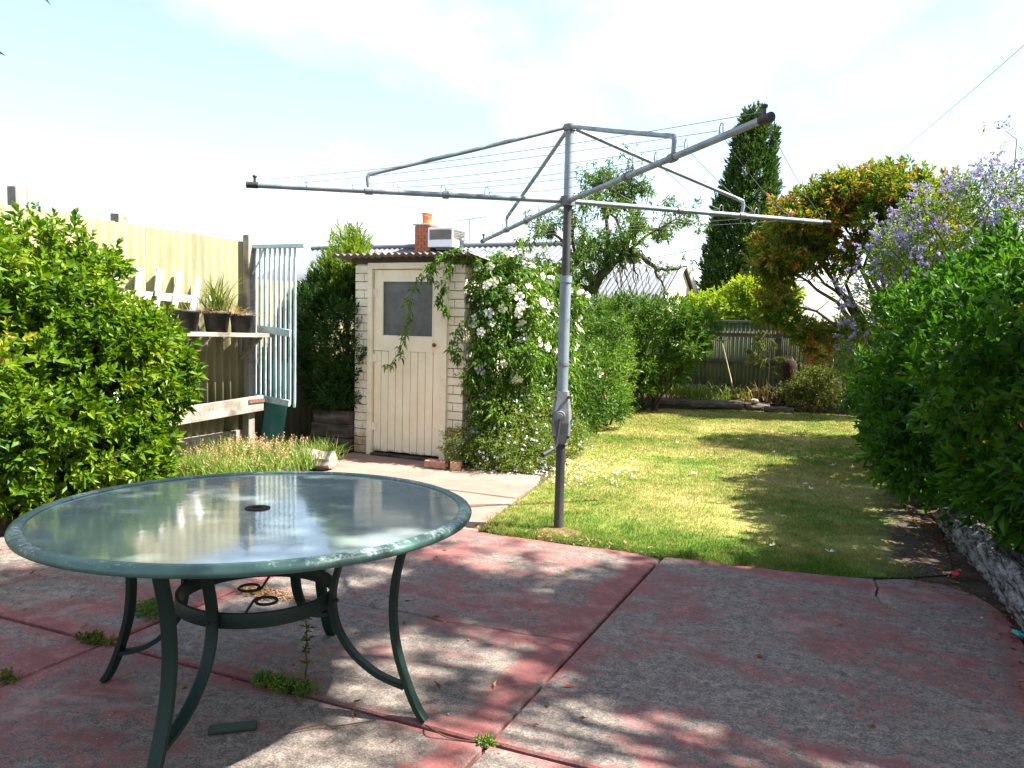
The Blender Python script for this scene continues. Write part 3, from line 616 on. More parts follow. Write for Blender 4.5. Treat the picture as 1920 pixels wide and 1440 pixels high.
# ================================================================== BACK FENCE
BY = 15.5
bf = thing('corrugated_fence', 'low dull green corrugated fence with timber rails closing the back of the yard', 'fence', (0, BY, 0))
xx = -5.9
i = 0
while xx < 4.0:
    yo = BY + (0.006 if i % 2 else 0)
    corr_sheet((xx, yo), (xx + 0.80, yo), 0.0, 1.50 + random.uniform(-0.008, 0.008), 0.076, 0.010, (0, 1), 'fenceB', bf, phase=xx); xx += 0.765; i += 1
for z, th in ((1.27, 0.075), (0.785, 0.06), (0.26, 0.07)):
    m = MB(); m.box((-0.95, BY - 0.045, z), (9.9, 0.055, th), jit=0.004); m.build('rail', 'railgrey', bf, 0.004)
m = MB(); m.box((-0.95, BY, 1.525), (9.9, 0.07, 0.035)); m.build('capping', 'paleroof', bf, 0.004)
for x in (-4.1, -1.62, 0.9):
    m = MB(); m.box((x, BY - 0.115, 0.66), (0.095, 0.08, 1.36), jit=0.005); m.build('post', 'railgrey', bf, 0.004)

# ================================================================== OUTHOUSE
OY = 7.05; OX0, OX1 = -5.03, -3.73; OD = 1.45
oh = thing('outhouse', 'small cream painted brick outhouse with a corrugated roof', 'outhouse', (-4.4, OY, 0))
m = MB()
m.box((OX0 + 0.055, OY + OD / 2 + 0.02, 1.0), (0.085, OD - 0.05, 2.0)); m.box((OX1 - 0.055, OY + OD / 2 + 0.02, 1.0), (0.085, OD - 0.05, 2.0))
m.box((-4.38, OY + OD - 0.05, 1.0), (1.17, 0.08, 2.0)); m.box((OX0 + 0.105, OY + 0.065, 1.0), (0.18, 0.09, 2.0)); m.box((OX1 - 0.105, OY + 0.065, 1.0), (0.18, 0.09, 2.0))
m.build('wall', 'mortar', oh)
def brick_mesh(l, d, h, mat):
    me = MB().box((0, 0, 0), (l, d, h), jit=0.0015).mesh('brick'); me.materials.append(M[mat]); return me
BM = {}
def brick(c, l, d, h, mat, parent):
    k = (round(l, 3), round(d, 3), round(h, 3), mat, random.randint(0, 2))
    if k not in BM: BM[k] = brick_mesh(l, d, h, mat)
    return link('brick', BM[k], parent, c)
CH = 0.0862
for r in range(23):
    z = 0.004 + CH * (r + 0.5)
    pr = random.uniform(-0.002, 0.002)
    mat = 'brickpaint'
    if r % 2 == 0:
        brick((OX0 + 0.09, OY + 0.018 + pr, z), 0.18, 0.06, 0.077, mat, oh)
    else:
        brick((OX0 + 0.053, OY + 0.018 + pr, z), 0.106, 0.06, 0.077, mat, oh); brick((OX0 + 0.148, OY + 0.018 + pr, z), 0.066, 0.06, 0.077, mat, oh)
    mr = 'barebrick' if r == 3 else 'brickpaint'
    if r % 2 == 1:
        brick((OX1 - 0.087, OY + 0.018 - pr, z), 0.174, 0.06, 0.077, mr, oh)
    else:
        brick((OX1 - 0.053, OY + 0.018 - pr, z), 0.106, 0.06, 0.077, mr, oh); brick((OX1 - 0.146, OY + 0.018 - pr, z), 0.062, 0.06, 0.077, mr, oh)
m = MB()
for sx in (OX0 + 0.005, OX1 - 0.005):
    for r in range(23):
        y = OY + 0.06 + (0.12 if r % 2 else 0.0); z = 0.004 + CH * (r + 0.5)
        while y < OY + OD - 0.1:
            l = min(0.226, OY + OD - 0.02 - y); m.box((sx, y + l / 2, z), (0.022, l - 0.01, 0.077), jit=0.001); y += l + 0.003
tag(m.build('brickwork', 'brickpaint', oh), 'painted brick side walls', kind='stuff')
# frame
fr = MB(); fr.box((-4.822, OY + 0.005, 0.985), (0.055, 0.12, 1.97)); fr.box((-3.935, OY + 0.005, 0.985), (0.07, 0.12, 1.97)); fr.box((-4.378, OY + 0.005, 2.0 - 0.025), (0.943, 0.119, 0.062))
frame = fr.build('door_frame', 'cream', oh, 0.004)
m = MB(); m.box((-4.38, OY + 0.3, 1.0), (0.9, 0.03, 1.95)); m.build('shade_panel', 'dark', oh)  # black sheet behind the door, stands in for the shade inside
m = MB(); m.box((-4.38, OY + 0.0, 0.012), (0.83, 0.14, 0.024)); m.build('threshold', 'sleeper', oh, 0.004)
# door: braced boards, mid rail, stiles, pane
DX0, DX1 = -4.788, -3.985; DY = OY + 0.0; DZ0, DZ1 = 0.045, 1.938
door = MB()
door.box((DX0 + 0.05, DY, (1.10 + DZ1) / 2), (0.10, 0.04, DZ1 - 1.10)); door.box((DX1 - 0.045, DY, (1.10 + DZ1) / 2), (0.09, 0.04, DZ1 - 1.10))
door.box((-4.384, DY, DZ1 - 0.058), (0.613, 0.0385, 0.115)); door.box((-4.384, DY, 1.178), (0.613, 0.0385, 0.155))
d = door.build('door', 'doorboard', oh, 0.003)
nb = 9; bw = (DX1 - DX0) / nb
for k in range(nb):
    m = MB(); m.box((DX0 + bw * (k + 0.5), DY + random.uniform(-0.001, 0.001), (DZ0 + 1.099) / 2 + random.uniform(-0.004, 0.004)), (bw - 0.006, 0.03, 1.099 - DZ0)); m.build('board', 'doorboard', d, 0.003)
m = MB(); m.box((-4.384, DY + 0.004, 1.539), (0.613, 0.008, 0.567)); m.build('glass_pane', 'pane', d)
m = MB()
for a, b in (((-4.688, 1.256), (-4.08, 1.256)), ((-4.688, 1.822), (-4.08, 1.822))): m.box(((a[0] + b[0]) / 2, DY - 0.012, a[1]), (0.612, 0.014, 0.014))
for x in (-4.684, -4.084): m.box((x, DY - 0.012, 1.539), (0.013, 0.014, 0.55))
m.build('glazing_bead', 'cream', d)
m = MB(); m.lathe((0, 0, 0), [(0.0, 0.055), (0.014, 0.052), (0.022, 0.04), (0.018, 0.026), (0.009, 0.02), (0.009, 0.0)], 12)
R = Matrix.Rotation(radians(90), 3, 'X'); m.v = [tuple(R @ Vector(p) + Vector((-4.045, DY - 0.018, 1.18))) for p in m.v]; m.build('handle', 'rust', d)
for z in (0.30, 1.02, 1.70):
    m = MB(); m.tube([(DX0 - 0.006, DY - 0.025, z - 0.05), (DX0 - 0.006, DY - 0.025, z + 0.05)], 0.007, 6); m.box((DX0 + 0.018, DY - 0.023, z), (0.045, 0.004, 0.08)); m.build('hinge', 'cream', d)
# roof: skillion of three lapped sheets falling to the back
m = MB(); m.box((-4.38, OY - 0.02, 2.035), (1.36, 0.035, 0.065)); m.build('fascia', 'fascia', oh)
m = MB(); m.box((OX1 + 0.03, OY + OD / 2, 1.97), (0.03, OD, 0.10), Matrix.Rotation(radians(-4), 3, 'X')); m.build('fascia', 'fascia', oh)
def roof_sheet(x0, x1, yF, zF, yB, zB, pitch, amp, mat, parent, name='roof_sheet', thick=0.004, res=8):
    n_ = int((x1 - x0) / pitch * res); vs = []; fs = []
    for i in range(n_ + 1):
        x = x0 + (x1 - x0) * i / n_; o = amp * cos(2 * pi * x / pitch); vs += [(x, yF, zF + o), (x, yB, zB + o)]
    for i in range(n_): fs.append((2 * i, 2 * i + 2, 2 * i + 3, 2 * i + 1))
    o = MB().add(vs, fs, True).build(name, mat, parent); s_ = o.modifiers.new('thickness', 'SOLIDIFY'); s_.thickness = thick; s_.offset = 0; return o
for k, (a, b) in enumerate(((-5.22, -4.66), (-4.68, -4.10), (-4.12, -3.58))):
    roof_sheet(a, b, 6.86 + (0.012 if k == 1 else 0), 2.083 + 0.004 * (k % 2), OY + OD + 0.12, 1.93 + 0.004 * (k % 2), 0.082, 0.014, 'rooftin', oh)

# ================================================================== NEIGHBOURS
h1 = thing('house', 'neighbouring house with a broad pale metal roof behind the outhouse', 'house', (-12, 20, 0))
RX0, RX1 = -17.5, -6.4
roof = roof_sheet(RX0, RX1, 18.3, 2.13, 22.0, 3.66, 0.19, 0.02, 'paleroof', h1, 'roof', 0.01, 6)
roof_sheet(RX0, RX1, 25.7, 2.13, 22.0, 3.66, 0.19, 0.02, 'paleroof', h1, 'roof', 0.01, 4)
m = MB(); m.tube([(RX0, 22, 3.69), (RX1, 22, 3.69)], 0.09, 8); m.build('ridge_cap', 'paleroof', h1)
m = MB(); m.box(((RX0 + RX1) / 2, 18.24, 2.10), (RX1 - RX0, 0.12, 0.13)); m.build('gutter', 'gutter', h1)
m = MB(); m.box(((RX0 + RX1) / 2, 22.0, 1.05), (RX1 - RX0 - 0.6, 6.9, 2.1))
m.add([(RX1 - 0.3, 18.55, 2.1), (RX1 - 0.3, 25.45, 2.1), (RX1 - 0.3, 22, 3.55)], [(0, 1, 2)]); m.build('wall', 'rendercream', h1)
for x in (-6.98, -9.6):
    wf = MB(); wf.box((x, 18.53, 1.72), (0.62, 0.06, 0.55)); wo = wf.build('window', 'bargewhite', h1)
    m = MB(); m.box((x - 0.14, 18.49, 1.72), (0.25, 0.03, 0.45)); m.box((x + 0.14, 18.49, 1.72), (0.25, 0.03, 0.45)); m.build('pane', 'pane', wo)
m = MB(); m.bar((RX1 + 0.03, 18.25, 2.15), (RX1 + 0.03, 22, 3.72), 0.03, 0.2); m.build('bargeboard', 'bargewhite', h1)
# chimney standing on the roof, brick by brick
cx, cy = -12.97, 21.9
ch = MB(); ch.box((cx, cy, 3.75), (0.50, 0.50, 1.12)); cho = ch.build('chimney', 'palemortar', h1)
for r in range(10):
    z = 3.36 + 0.098 * r
    for side in range(4):
        c, s_ = cos(side * pi / 2), sin(side * pi / 2)
        cuts = [-0.275, -0.03, 0.215, 0.275] if r % 2 else [-0.275, -0.15, 0.09, 0.275]
        if r >= 8: cuts = [-0.275, -0.16, -0.05, 0.06, 0.17, 0.275]
        hh_ = 0.088
        if r == 9: continue
        zc = z
        if r == 8: hh_, zc = 0.185, z + 0.05
        for a, b in zip(cuts[:-1], cuts[1:]):
            u = (a + b) / 2; p = (cx + u * c + 0.262 * s_, cy + u * s_ - 0.262 * c, zc)
            o = brick(p, b - a - 0.02, 0.05, hh_, 'redbrick', cho); o.rotation_euler = (0, 0, side * pi / 2)
m = MB(); m.box((cx, cy, 4.335), (0.66, 0.66, 0.045)); m.build('cap', 'palemortar', cho, 0.006)
m = MB(); m.lathe((cx, cy, 4.35), [(0.165, 0.0), (0.15, 0.06), (0.155, 0.30), (0.17, 0.31), (0.17, 0.36), (0.12, 0.36), (0.12, 0.1)], 16); m.build('chimney_pot', 'terracotta', cho)
ac = thing('roof_cooler', 'boxy white roof cooler with grey vents beside the brick chimney', 'air cooler', (-12.2, 21.8, 3.6))
m = MB(); m.box((-12.2, 21.8, 3.72), (0.86, 0.86, 0.22)); m.box((-12.2, 21.8, 4.16), (0.86, 0.86, 0.06))
for sx in (-1, 1):
    for sy in (-1, 1): m.box((-12.2 + sx * 0.405, 21.8 + sy * 0.405, 3.98), (0.05, 0.05, 0.32))
m.build('casing', 'bargewhite', ac, 0.01)
for dx, dy in ((0, -0.39), (0.39, 0), (0, 0.39), (-0.39, 0)):
    q = MB(); q.box((-12.2 + dx, 21.8 + dy, 3.98), (0.75 if dx == 0 else 0.02, 0.75 if dy == 0 else 0.02, 0.30)); vp = q.build('vent_panel', 'acgrey', ac)
    q = MB()
    for k in range(6):
        z = 3.86 + 0.048 * k; q.box((-12.2 + dx * 1.05, 21.8 + dy * 1.05, z), (0.75 if dx == 0 else 0.016, 0.75 if dy == 0 else 0.016, 0.012))
    q.build('louvre', 'acgrey', vp)
m = MB(); m.box((-12.2, 21.8, 3.60), (0.5, 0.5, 0.14)); m.build('base', 'gutter', ac)
an = thing('antenna', 'thin television antenna on the pale neighbouring roof', 'antenna', (-11.5, 22, 3.7))
m = MB(); m.tube([(-11.53, 22, 3.66), (-11.53, 22, 4.52)], 0.013, 6); m.build('mast', 'gutter', an)
m = MB(); m.tube([(-12.1, 22.0, 4.44), (-10.98, 22.05, 4.56)], 0.010, 5); m.build('boom', 'gutter', an)
for k in range(7):
    f = k / 6; x = -12.05 + 1.0 * f; m = MB(); m.tube([(x, 21.75, 4.445 + 0.11 * f), (x, 22.28, 4.445 + 0.11 * f)], 0.006, 4); m.build('element', 'gutter', an)
vp_ = thing('roof_vent', 'small round metal vent pipe on the pale roof by the cooler', 'vent', (-11.72, 21.9, 3.6))
m = MB(); m.lathe((-11.72, 21.9, 3.58), [(0.05, 0), (0.05, 0.22), (0.09, 0.23), (0.09, 0.30), (0.0, 0.34)], 10); m.build('pipe', 'galv', vp_)
h2 = thing('shed', 'low shed with corrugated pale roof and cream gable beyond the back fence', 'shed', (-5.4, 18.8, 0))
roof_sheet(-7.3, -4.42, 17.5, 1.70, 20.0, 2.96, 0.12, 0.016, 'paleroof', h2, 'roof', 0.01, 6)
roof_sheet(-7.3, -4.42, 22.5, 1.70, 20.0, 2.96, 0.12, 0.016, 'paleroof', h2, 'roof', 0.01, 4)
m = MB(); m.box((-5.86, 20.0, 0.82), (2.7, 4.7, 1.64)); m.add([(-4.51, 17.65, 1.64), (-4.51, 22.35, 1.64), (-4.51, 20, 2.88)], [(0, 1, 2)]); m.build('wall', 'rendercream', h2)
m = MB(); m.box((-5.86, 17.44, 1.665), (2.88, 0.10, 0.10)); m.build('gutter', 'gutter', h2)
for ya in (17.45, 22.55):
    m = MB(); m.bar((-4.40, ya, 1.70), (-4.40, 20.0, 3.0), 0.04, 0.17); m.build('bargeboard', 'bargewhite', h2)
#@@LATTICE
# ================================================================== LEFT SIDE FURNITURE
lat = thing('lattice_screen', 'pale blue slatted timber screen standing out from the left fence', 'screen', (-5.7, 6.5, 0.5))
LY = 6.515
for k in range(9):
    x = -5.925 + k * 0.0645
    zb = 0.50 if k == 8 else 0.53
    m = MB(); m.bar((x + random.uniform(-0.004, 0.004), LY + 0.012, zb), (x, LY + 0.012, 2.125), 0.019, 0.024, (1, 0, 0)); m.build('slat', 'bluepaint', lat, 0.002)
m = MB(); m.box((-5.635, LY - 0.005, 2.145), (0.76, 0.075, 0.038)); m.build('top_rail', 'bluepaint', lat, 0.003)
m = MB(); m.bar((-5.86, LY - 0.028, 1.30), (-5.43, LY - 0.028, 1.262), 0.028, 0.075); m.build('rail', 'bluepaint', lat, 0.003)
m = MB(); m.bar((-5.90, LY - 0.028, 0.585), (-5.44, LY - 0.028, 0.545), 0.028, 0.065); m.build('rail', 'bluepaint', lat, 0.003)
m = MB(); m.tube([(-5.93, LY - 0.03, 1.85), (-5.82, LY - 0.03, 2.02), (-5.78, LY - 0.03, 2.12)], 0.009, 6); m.build('brace', 'bluepaint', lat)
tl = thing('leaning_board', 'teal painted board leaning low behind the blue slatted screen', 'board', (-5.55, 6.75, 0.05))
m = MB(); m.bar((-5.80, 6.63, 0.10), (-5.72, 6.70, 0.95), 0.28, 0.025, (0, -1, 0)); m.build('panel', 'teal', tl, 0.003)
m = MB(); m.bar((-5.80, 6.645, 0.11), (-5.725, 6.715, 0.94), 0.03, 0.03, (0, -1, 0)); m.build('batten', 'teal', tl, 0.003)
# bench rail
rl = thing('timber_rail', 'thick weathered grey board on stumps in front of the left fence', 'rail', (-5.7, 5.7, 0.1))
m = MB(); m.bar((-5.70, 4.55, 0.49), (-5.70, 6.37, 0.545), 0.05, 0.155); m.build('board', 'wood', rl, 0.004)
m = MB(); m.box((-5.668, 6.26, 0.575), (0.012, 0.22, 0.035)); m.build('strap', 'rust', rl)
for y in (4.9, 6.26):
    m = MB(); m.box((-5.775, y, 0.33), (0.085, 0.085, 0.48), jit=0.004); m.build('stump', 'postwood', rl, 0.004)
# pot shelf
sh = thing('shelf', 'narrow grey plank shelf holding black pots against the fence', 'shelf', (-5.75, 5.8, 1.2))
m = MB(); m.bar((-5.78, 5.05, 1.262), (-5.78, 6.50, 1.232), 0.24, 0.042); m.build('plank', 'wood', sh, 0.004)
for y in (5.15, 5.66, 6.38):
    m = MB(); m.bar((-5.985, y, 1.0), (-5.72, y, 1.222), 0.03, 0.04); m.bar((-5.995, y, 0.98), (-5.995, y, 1.22), 0.03, 0.03, (1, 0, 0)); m.build('bracket', 'postwood', sh)
def pot(y, label, r, h, plant):
    z0 = 1.283 - (y - 5.05) * 0.0207
    t = thing('plant_pot', label, 'plant pot', (-5.76, y, z0), 'black pots on the plank shelf')
    m = MB(); m.lathe((-5.76, y, z0), [(0.0, 0.0), (r * 0.78, 0.0), (r * 0.97, h - 0.03), (r * 1.06, h - 0.03), (r * 1.06, h), (r * 0.95, h), (r * 0.93, h - 0.02)], 24); m.build('pot', 'pot', t)
    m = MB(); m.disc((-5.76, y, z0 + h - 0.021), r * 0.935, 20); m.build('potting_soil', 'soil', t)
    c = (-5.76, y, z0 + h - 0.02)
    if plant == 'strap':
        leaves_pts = tuft_pts(c, 85, r * 0.8, r * 0.8); blades('foliage', leaves_pts, RNG.uniform(0.22, 0.50, 85), 0.014, 'strap', t, 0.40, 0.40)
        blades('dead_fronds', tuft_pts(c, 130, r * 1.6, r * 1.6), RNG.uniform(0.08, 0.17, 130), 0.006, 'straw', t, 1.1, 1.1)
    elif plant == 'dry':
        blades('dead_fronds', tuft_pts(c, 130, r * 1.5, r * 1.5), RNG.uniform(0.05, 0.13, 130), 0.006, 'straw', t, 1.1, 1.0); blades('foliage', tuft_pts(c, 14, r, r), RNG.uniform(0.15, 0.3, 14), 0.009, 'strap', t, 0.4, 0.5)
    else:
        blades('foliage', tuft_pts(c, 16, r, r), RNG.uniform(0.12, 0.28, 16), 0.008, 'strap', t, 0.35, 0.3)
pot(5.44, 'black pot with a few thin leaves, half hidden by the left hedge', 0.125, 0.20, 'few')
pot(5.82, 'black pot with a big strappy green plant, middle of the shelf', 0.125, 0.20, 'strap')
pot(6.15, 'black pot of brown dried growth nearest the blue screen', 0.115, 0.19, 'dry')
# picket panel leaning on the fence
pk = thing('picket_panel', 'white wooden picket panel leaning on the yellow green fence', 'picket panel', (-5.85, 5.3, 0.2))
for k, (yt, yb, zt) in enumerate(((4.86, 4.72, 1.80), (5.09, 4.88, 1.83), (5.31, 5.02, 1.835), (5.54, 5.14, 1.83), (5.775, 5.25, 1.79))):
    m = MB(); m.bar((-5.83, yb, 0.26), (-5.935, yt, zt), 0.062, 0.018, (1, 0, 0.1)); m.build('picket', 'whitepaint', pk, 0.002)
m = MB(); m.bar((-5.945, 4.75, 1.60), (-5.945, 5.78, 1.575), 0.018, 0.07); m.build('rail', 'whitepaint', pk, 0.002)
m = MB(); m.bar((-5.865, 4.55, 0.36), (-5.865, 5.35, 0.35), 0.018, 0.06); m.build('rail', 'whitepaint', pk, 0.002)
# stacked sleepers beside the outhouse
for k in range(3):
    t = MB(); t.box((-5.30 + 0.01 * k, 7.03 + 0.01 * k, 0.075 + 0.148 * k), (0.50 - 0.02 * k, 0.20, 0.146), Matrix.Rotation(radians(random.uniform(-2, 2)), 3, 'Z'), jit=0.006)
    tag(t.build('timber_sleeper', 'sleeper', None, 0.012, (-5.3, 7.03, 0.148 * k)), ['dark timber sleeper at the bottom of the stack beside the outhouse', 'dark timber sleeper in the middle of the stack beside the outhouse', 'dark timber sleeper on top of the stack beside the outhouse'][k], 'sleeper', 'sleepers stacked by the outhouse')
# bed edge log and loose bricks
def rough_log(name, a, b, r, mat, label, cat, group=None, n=26, sides=18, squash=0.85, amp=0.16):
    a = Vector(a); b = Vector(b); d = (b - a).normalized(); x = d.cross(Vector((0, 0, 1))).normalized(); y = x.cross(d)
    vs = []; fs = []; ph = [random.uniform(0, 6) for _ in range(6)]
    for i in range(n + 1):
        f = i / n; c = a.lerp(b, f)
        for j in range(sides):
            th = 2 * pi * j / sides
            rr = r * (1 + amp * 0.6 * sin(3 * th + ph[0] + 2 * f) + amp * 0.5 * sin(7 * th + ph[1] + 5 * f) + amp * 0.5 * sin(9 * f + ph[2] + th) + random.gauss(0, amp * 0.28))
            vs.append(c + x * cos(th) * rr + y * sin(th) * rr * squash)
        if i < n:
            for j in range(sides): fs.append((i * sides + j, i * sides + (j + 1) % sides, (i + 1) * sides + (j + 1) % sides, (i + 1) * sides + j))
    fs.append(tuple(reversed(range(sides)))); fs.append(tuple(range(n * sides, (n + 1) * sides)))
    o = MB().add(vs, fs, False).build(name, mat, None, 0, (a + b) / 2 - Vector((0, 0, r * squash)))
    return tag(o, label, cat, group)
rough_log('edging_log', (-4.62, 6.12, 0.085), (-5.02, 6.02, 0.085), 0.10, 'wood', 'short split grey log edging the left bed near the path', 'log', n=12)
rough_log('edging_log', (0.60, 6.72, 0.08), (0.90, 3.6, 0.09), 0.125, 'log', 'long silver weathered log edging the bed under the right hedge', 'log', n=70, sides=26, amp=0.17)
rough_log('edging_log', (-3.62, 13.50, 0.07), (-2.05, 14.18, 0.07), 0.095, 'sleeper', 'long dark log edging the back bed left of the flat stone', 'log', n=24)
rough_log('edging_log', (-2.0, 14.22, 0.05), (-1.62, 14.34, 0.055), 0.07, 'sleeper', 'short grey timber offcut at the end of the dark back log', 'timber', n=8)
rough_log('edging_log', (-1.68, 14.12, 0.04), (-1.22, 14.25, 0.04), 0.055, 'sleeper', 'thin dark timber lying at the front of the back bed', 'timber', n=8)
m = MB(); m.ico((-1.86, 14.26, 0.15), (0.075, 0.05, 0.045), lump=0.12, sub=2); tag(m.build('stone', 'stone', None, 0, (-1.86, 14.26, 0.1)), 'small tan stone lying on the timber edging of the back bed', 'stone')
for k, (p, rz, lb) in enumerate((((-3.83, 6.72, 0.037), 8, 'loose red brick lying in front of the right door post'), ((-3.62, 6.73, 0.042), -70, 'loose pale brick lying beside the climbing vine'))):
    m = MB(); m.box(p, (0.225 if k == 0 else 0.17, 0.105, 0.074 if k == 0 else 0.08), Matrix.Rotation(radians(rz), 3, 'Z'), jit=0.004)
    tag(m.build('loose_brick', 'loosebrick' if k == 0 else 'barebrick', None, 0.005, (p[0], p[1], 0)), lb, 'brick', 'loose bricks by the outhouse door')
#@@HOIST
# ================================================================== CLOTHES HOIST
HX, HY = -1.965, 5.18; HZ = 2.265; TZ = 2.755
hs = thing('clothes_hoist', 'old grey rotary clothes hoist standing at the lawn edge', 'clothes hoist', (HX, HY, 0))
def vt(z0, z1, r, name, mat, n=20):
    m = MB(); m.lathe((HX, HY, 0), [(0.0, z0), (r, z0), (r, z1), (0.0, z1)], n, True); 
    o = m.build(name, mat, hs); o.modifiers.new('edges', 'EDGE_SPLIT').split_angle = radians(40); return o
vt(-0.05, 0.70, 0.033, 'lower_pole', 'steel'); vt(0.93, 1.735, 0.0385, 'outer_tube', 'galv'); vt(1.70, HZ, 0.028, 'inner_pole', 'steel'); vt(HZ, TZ, 0.030, 'upper_tube', 'galv')
vt(1.715, 1.760, 0.045, 'collar', 'galv'); vt(1.145, 1.165, 0.042, 'collar', 'cast'); vt(HZ - 0.032, HZ + 0.032, 0.050, 'hub', 'cast'); vt(TZ - 0.02, TZ + 0.020, 0.042, 'top_cap', 'cast')
m = MB(); m.ico((HX + 0.02, HY - 0.06, -0.03), (0.20, 0.15, 0.04), lump=0.10, sub=3); m.build('footing', 'concrete', hs)
# gear housing
v_ = Vector((-HX, -HY, 0)).normalized(); u_ = Vector((v_.y * -1, v_.x, 0))            # v_ towards the patio, u_ sideways
if u_.x < 0: u_ = -u_
def hp(u, v, z): return Vector((HX, HY, 0)) + u_ * u + v_ * v + Vector((0, 0, z))
gh = MB(); prof = [(0.042, 0.60), (0.062, 0.66), (0.070, 0.75), (0.066, 0.83), (0.053, 0.92), (0.047, 0.97)]
vs = []; fs = []
for w_, z in prof:
    for a, b in ((-0.75, 1), (0.75, 1), (1, 0.6), (1, -0.6), (0.75, -1), (-0.75, -1), (-1, -0.6), (-1, 0.6)): vs.append(hp(a * w_, b * w_ * 0.8, z))
for i in range(len(prof) - 1):
    for j in range(8): fs.append((i * 8 + j, i * 8 + (j + 1) % 8, i * 8 + 8 + (j + 1) % 8, i * 8 + 8 + j))
fs += [tuple(range(8)), tuple(range(40, 48))]
gh.add(vs, fs); ghb = gh.build('gear_housing', 'cast', hs, 0.004)
m = MB(); m.tube([hp(-0.01, 0.05, 0.80), hp(-0.012, 0.105, 0.80)], 0.036, 16); m.tube([hp(-0.012, 0.10, 0.80), hp(-0.012, 0.125, 0.80)], 0.022, 12); m.build('crank_boss', 'cast', ghb)
for du, dz in ((-0.045, 0.93), (0.045, 0.93), (-0.078, 0.80), (0.086, 0.785), (0.048, 0.655), (-0.045, 0.655)):
    vv = 0.062 if abs(du) < 0.07 else 0.035
    m = MB(); m.tube([hp(du, vv - 0.02, dz), hp(du, vv + 0.012, dz)], 0.011, 6); m.build('bolt', 'steel', ghb)
m = MB(); m.tube([hp(-0.012, 0.118, 0.79), hp(-0.022, 0.12, 0.70), hp(-0.03, 0.125, 0.61), hp(-0.045, 0.14, 0.585), hp(-0.09, 0.19, 0.565)], [0.011, 0.011, 0.010, 0.010, 0.011], 8); cr_ = m.build('crank_handle', 'steel', hs)
m = MB(); m.tube([hp(-0.075, 0.17, 0.570), hp(-0.12, 0.225, 0.552)], 0.017, 10); m.build('grip', 'blackcap', cr_)
arms = {'NR': (-0.455, 3.53, 2.315), 'NL': (-3.665, 3.975, 2.262), 'FR': (-0.39, 6.70, 2.255), 'FL': (-3.47, 6.89, 2.193)}
order = ['NR', 'FR', 'FL', 'NL']
hub = Vector((HX, HY, HZ))
fr_w = [0.975, 0.83, 0.69, 0.55, 0.40, 0.26]
def apt(k, f): return hub.lerp(Vector(arms[k]), f)
for k in order:
    tip = Vector(arms[k]); d = (tip - hub).normalized(); a0 = hub + d * 0.05
    m = MB(); m.tube([a0, tip], 0.0175, 14); arm = m.build('arm', 'galv', hs)
    m = MB(); m.tube([tip - d * 0.06, tip + d * 0.012], 0.0205, 14); m.build('end_cap', 'blackcap', arm)
    m = MB(); s0 = apt(k, 0.40); m.tube([s0 - d * 0.02, s0 + d * 0.02], 0.0255, 12); m.build('clamp', 'cast', arm)
    top = Vector((HX, HY, TZ)); e = apt(k, 0.635); up = Vector((0, 0, 1))
    bend = e + up * 0.11
    pts = [top + d * 0.03, top.lerp(bend, 0.5), top.lerp(bend, 0.95), bend + d * 0.012 - up * 0.004, bend + d * 0.02 - up * 0.03, e + d * 0.012 + up * 0.015]
    m = MB(); m.tube(pts, [0.014, 0.014, 0.014, 0.014, 0.013, 0.011], 12); m.build('strut', 'galv', hs)
    m = MB(); m.tube([e - d * 0.015, e + d * 0.035], 0.0245, 12); m.build('clamp', 'cast', arm)
    sd = d.cross(up).normalized()
    for f in fr_w[1:]:
        p = apt(k, f); m = MB()
        m.tube([p + up * 0.018 + sd * 0.0, p + up * 0.05 + d * 0.002, p + up * 0.066 + d * 0.014, p + up * 0.06 + d * 0.028, p + up * 0.018 + d * 0.032], 0.0028, 5); m.build('line_hook', 'wire', arm)
    p = tip - d * 0.04; m = MB(); m.tube([p + up * 0.015, p + up * 0.05], 0.009, 8); m.ico(tuple(p + up * 0.055), (0.017, 0.017, 0.012), sub=1); m.build('line_bolt', 'steel', arm)
for i in range(4):
    a, b = order[i], order[(i + 1) % 4]
    for f in fr_w:
        p, q = apt(a, f) + Vector((0, 0, 0.034)), apt(b, f) + Vector((0, 0, 0.034)); sag = 0.010 + random.uniform(0, 0.03)
        pts = [p.lerp(q, t / 8) - Vector((0, 0, sag * 4 * (t / 8) * (1 - t / 8))) for t in range(9)]
        m = MB(); m.tube(pts, 0.0017, 5); m.build('line', 'wire', hs)
#@@TABLE
# ================================================================== TABLE
TX, TY, TZ_ = -2.045, 2.262, 0.742; TR = 0.790
tb = thing('patio_table', 'large round glass topped table with dark green curved metal legs', 'table', (TX, TY, 0))
m = MB(); m.lathe((TX, TY, TZ_), [(TR - 0.048, -0.004), (TR - 0.040, 0.002), (TR - 0.022, 0.002), (TR - 0.006, -0.006), (TR, -0.016), (TR - 0.004, -0.028), (TR - 0.014, -0.033), (TR - 0.04, -0.032), (TR - 0.048, -0.026), (TR - 0.048, -0.004)], 128); m.build('rim', 'rim', tb)
m = MB(); m.lathe((TX, TY, TZ_), [(0.030, -0.014), (0.030, -0.007), (TR - 0.046, -0.007), (TR - 0.046, -0.014), (0.030, -0.014)], 128, False); m.build('glass_top', 'tglass', tb)
m = MB(); m.lathe((TX, TY, TZ_), [(0.022, -0.03), (0.022, -0.002), (0.045, -0.003), (0.046, -0.0065), (0.034, -0.006), (0.03, -0.03)], 32); ur = m.build('umbrella_ring', 'fernfibre', tb)
m = MB(); m.lathe((TX, TY, TZ_), [(0.30, -0.05), (0.30, -0.02), (0.318, -0.02), (0.318, -0.05), (0.30, -0.05)], 48); 
m.build('top_ring', 'tablegreen', tb)
RINGZ = 0.415
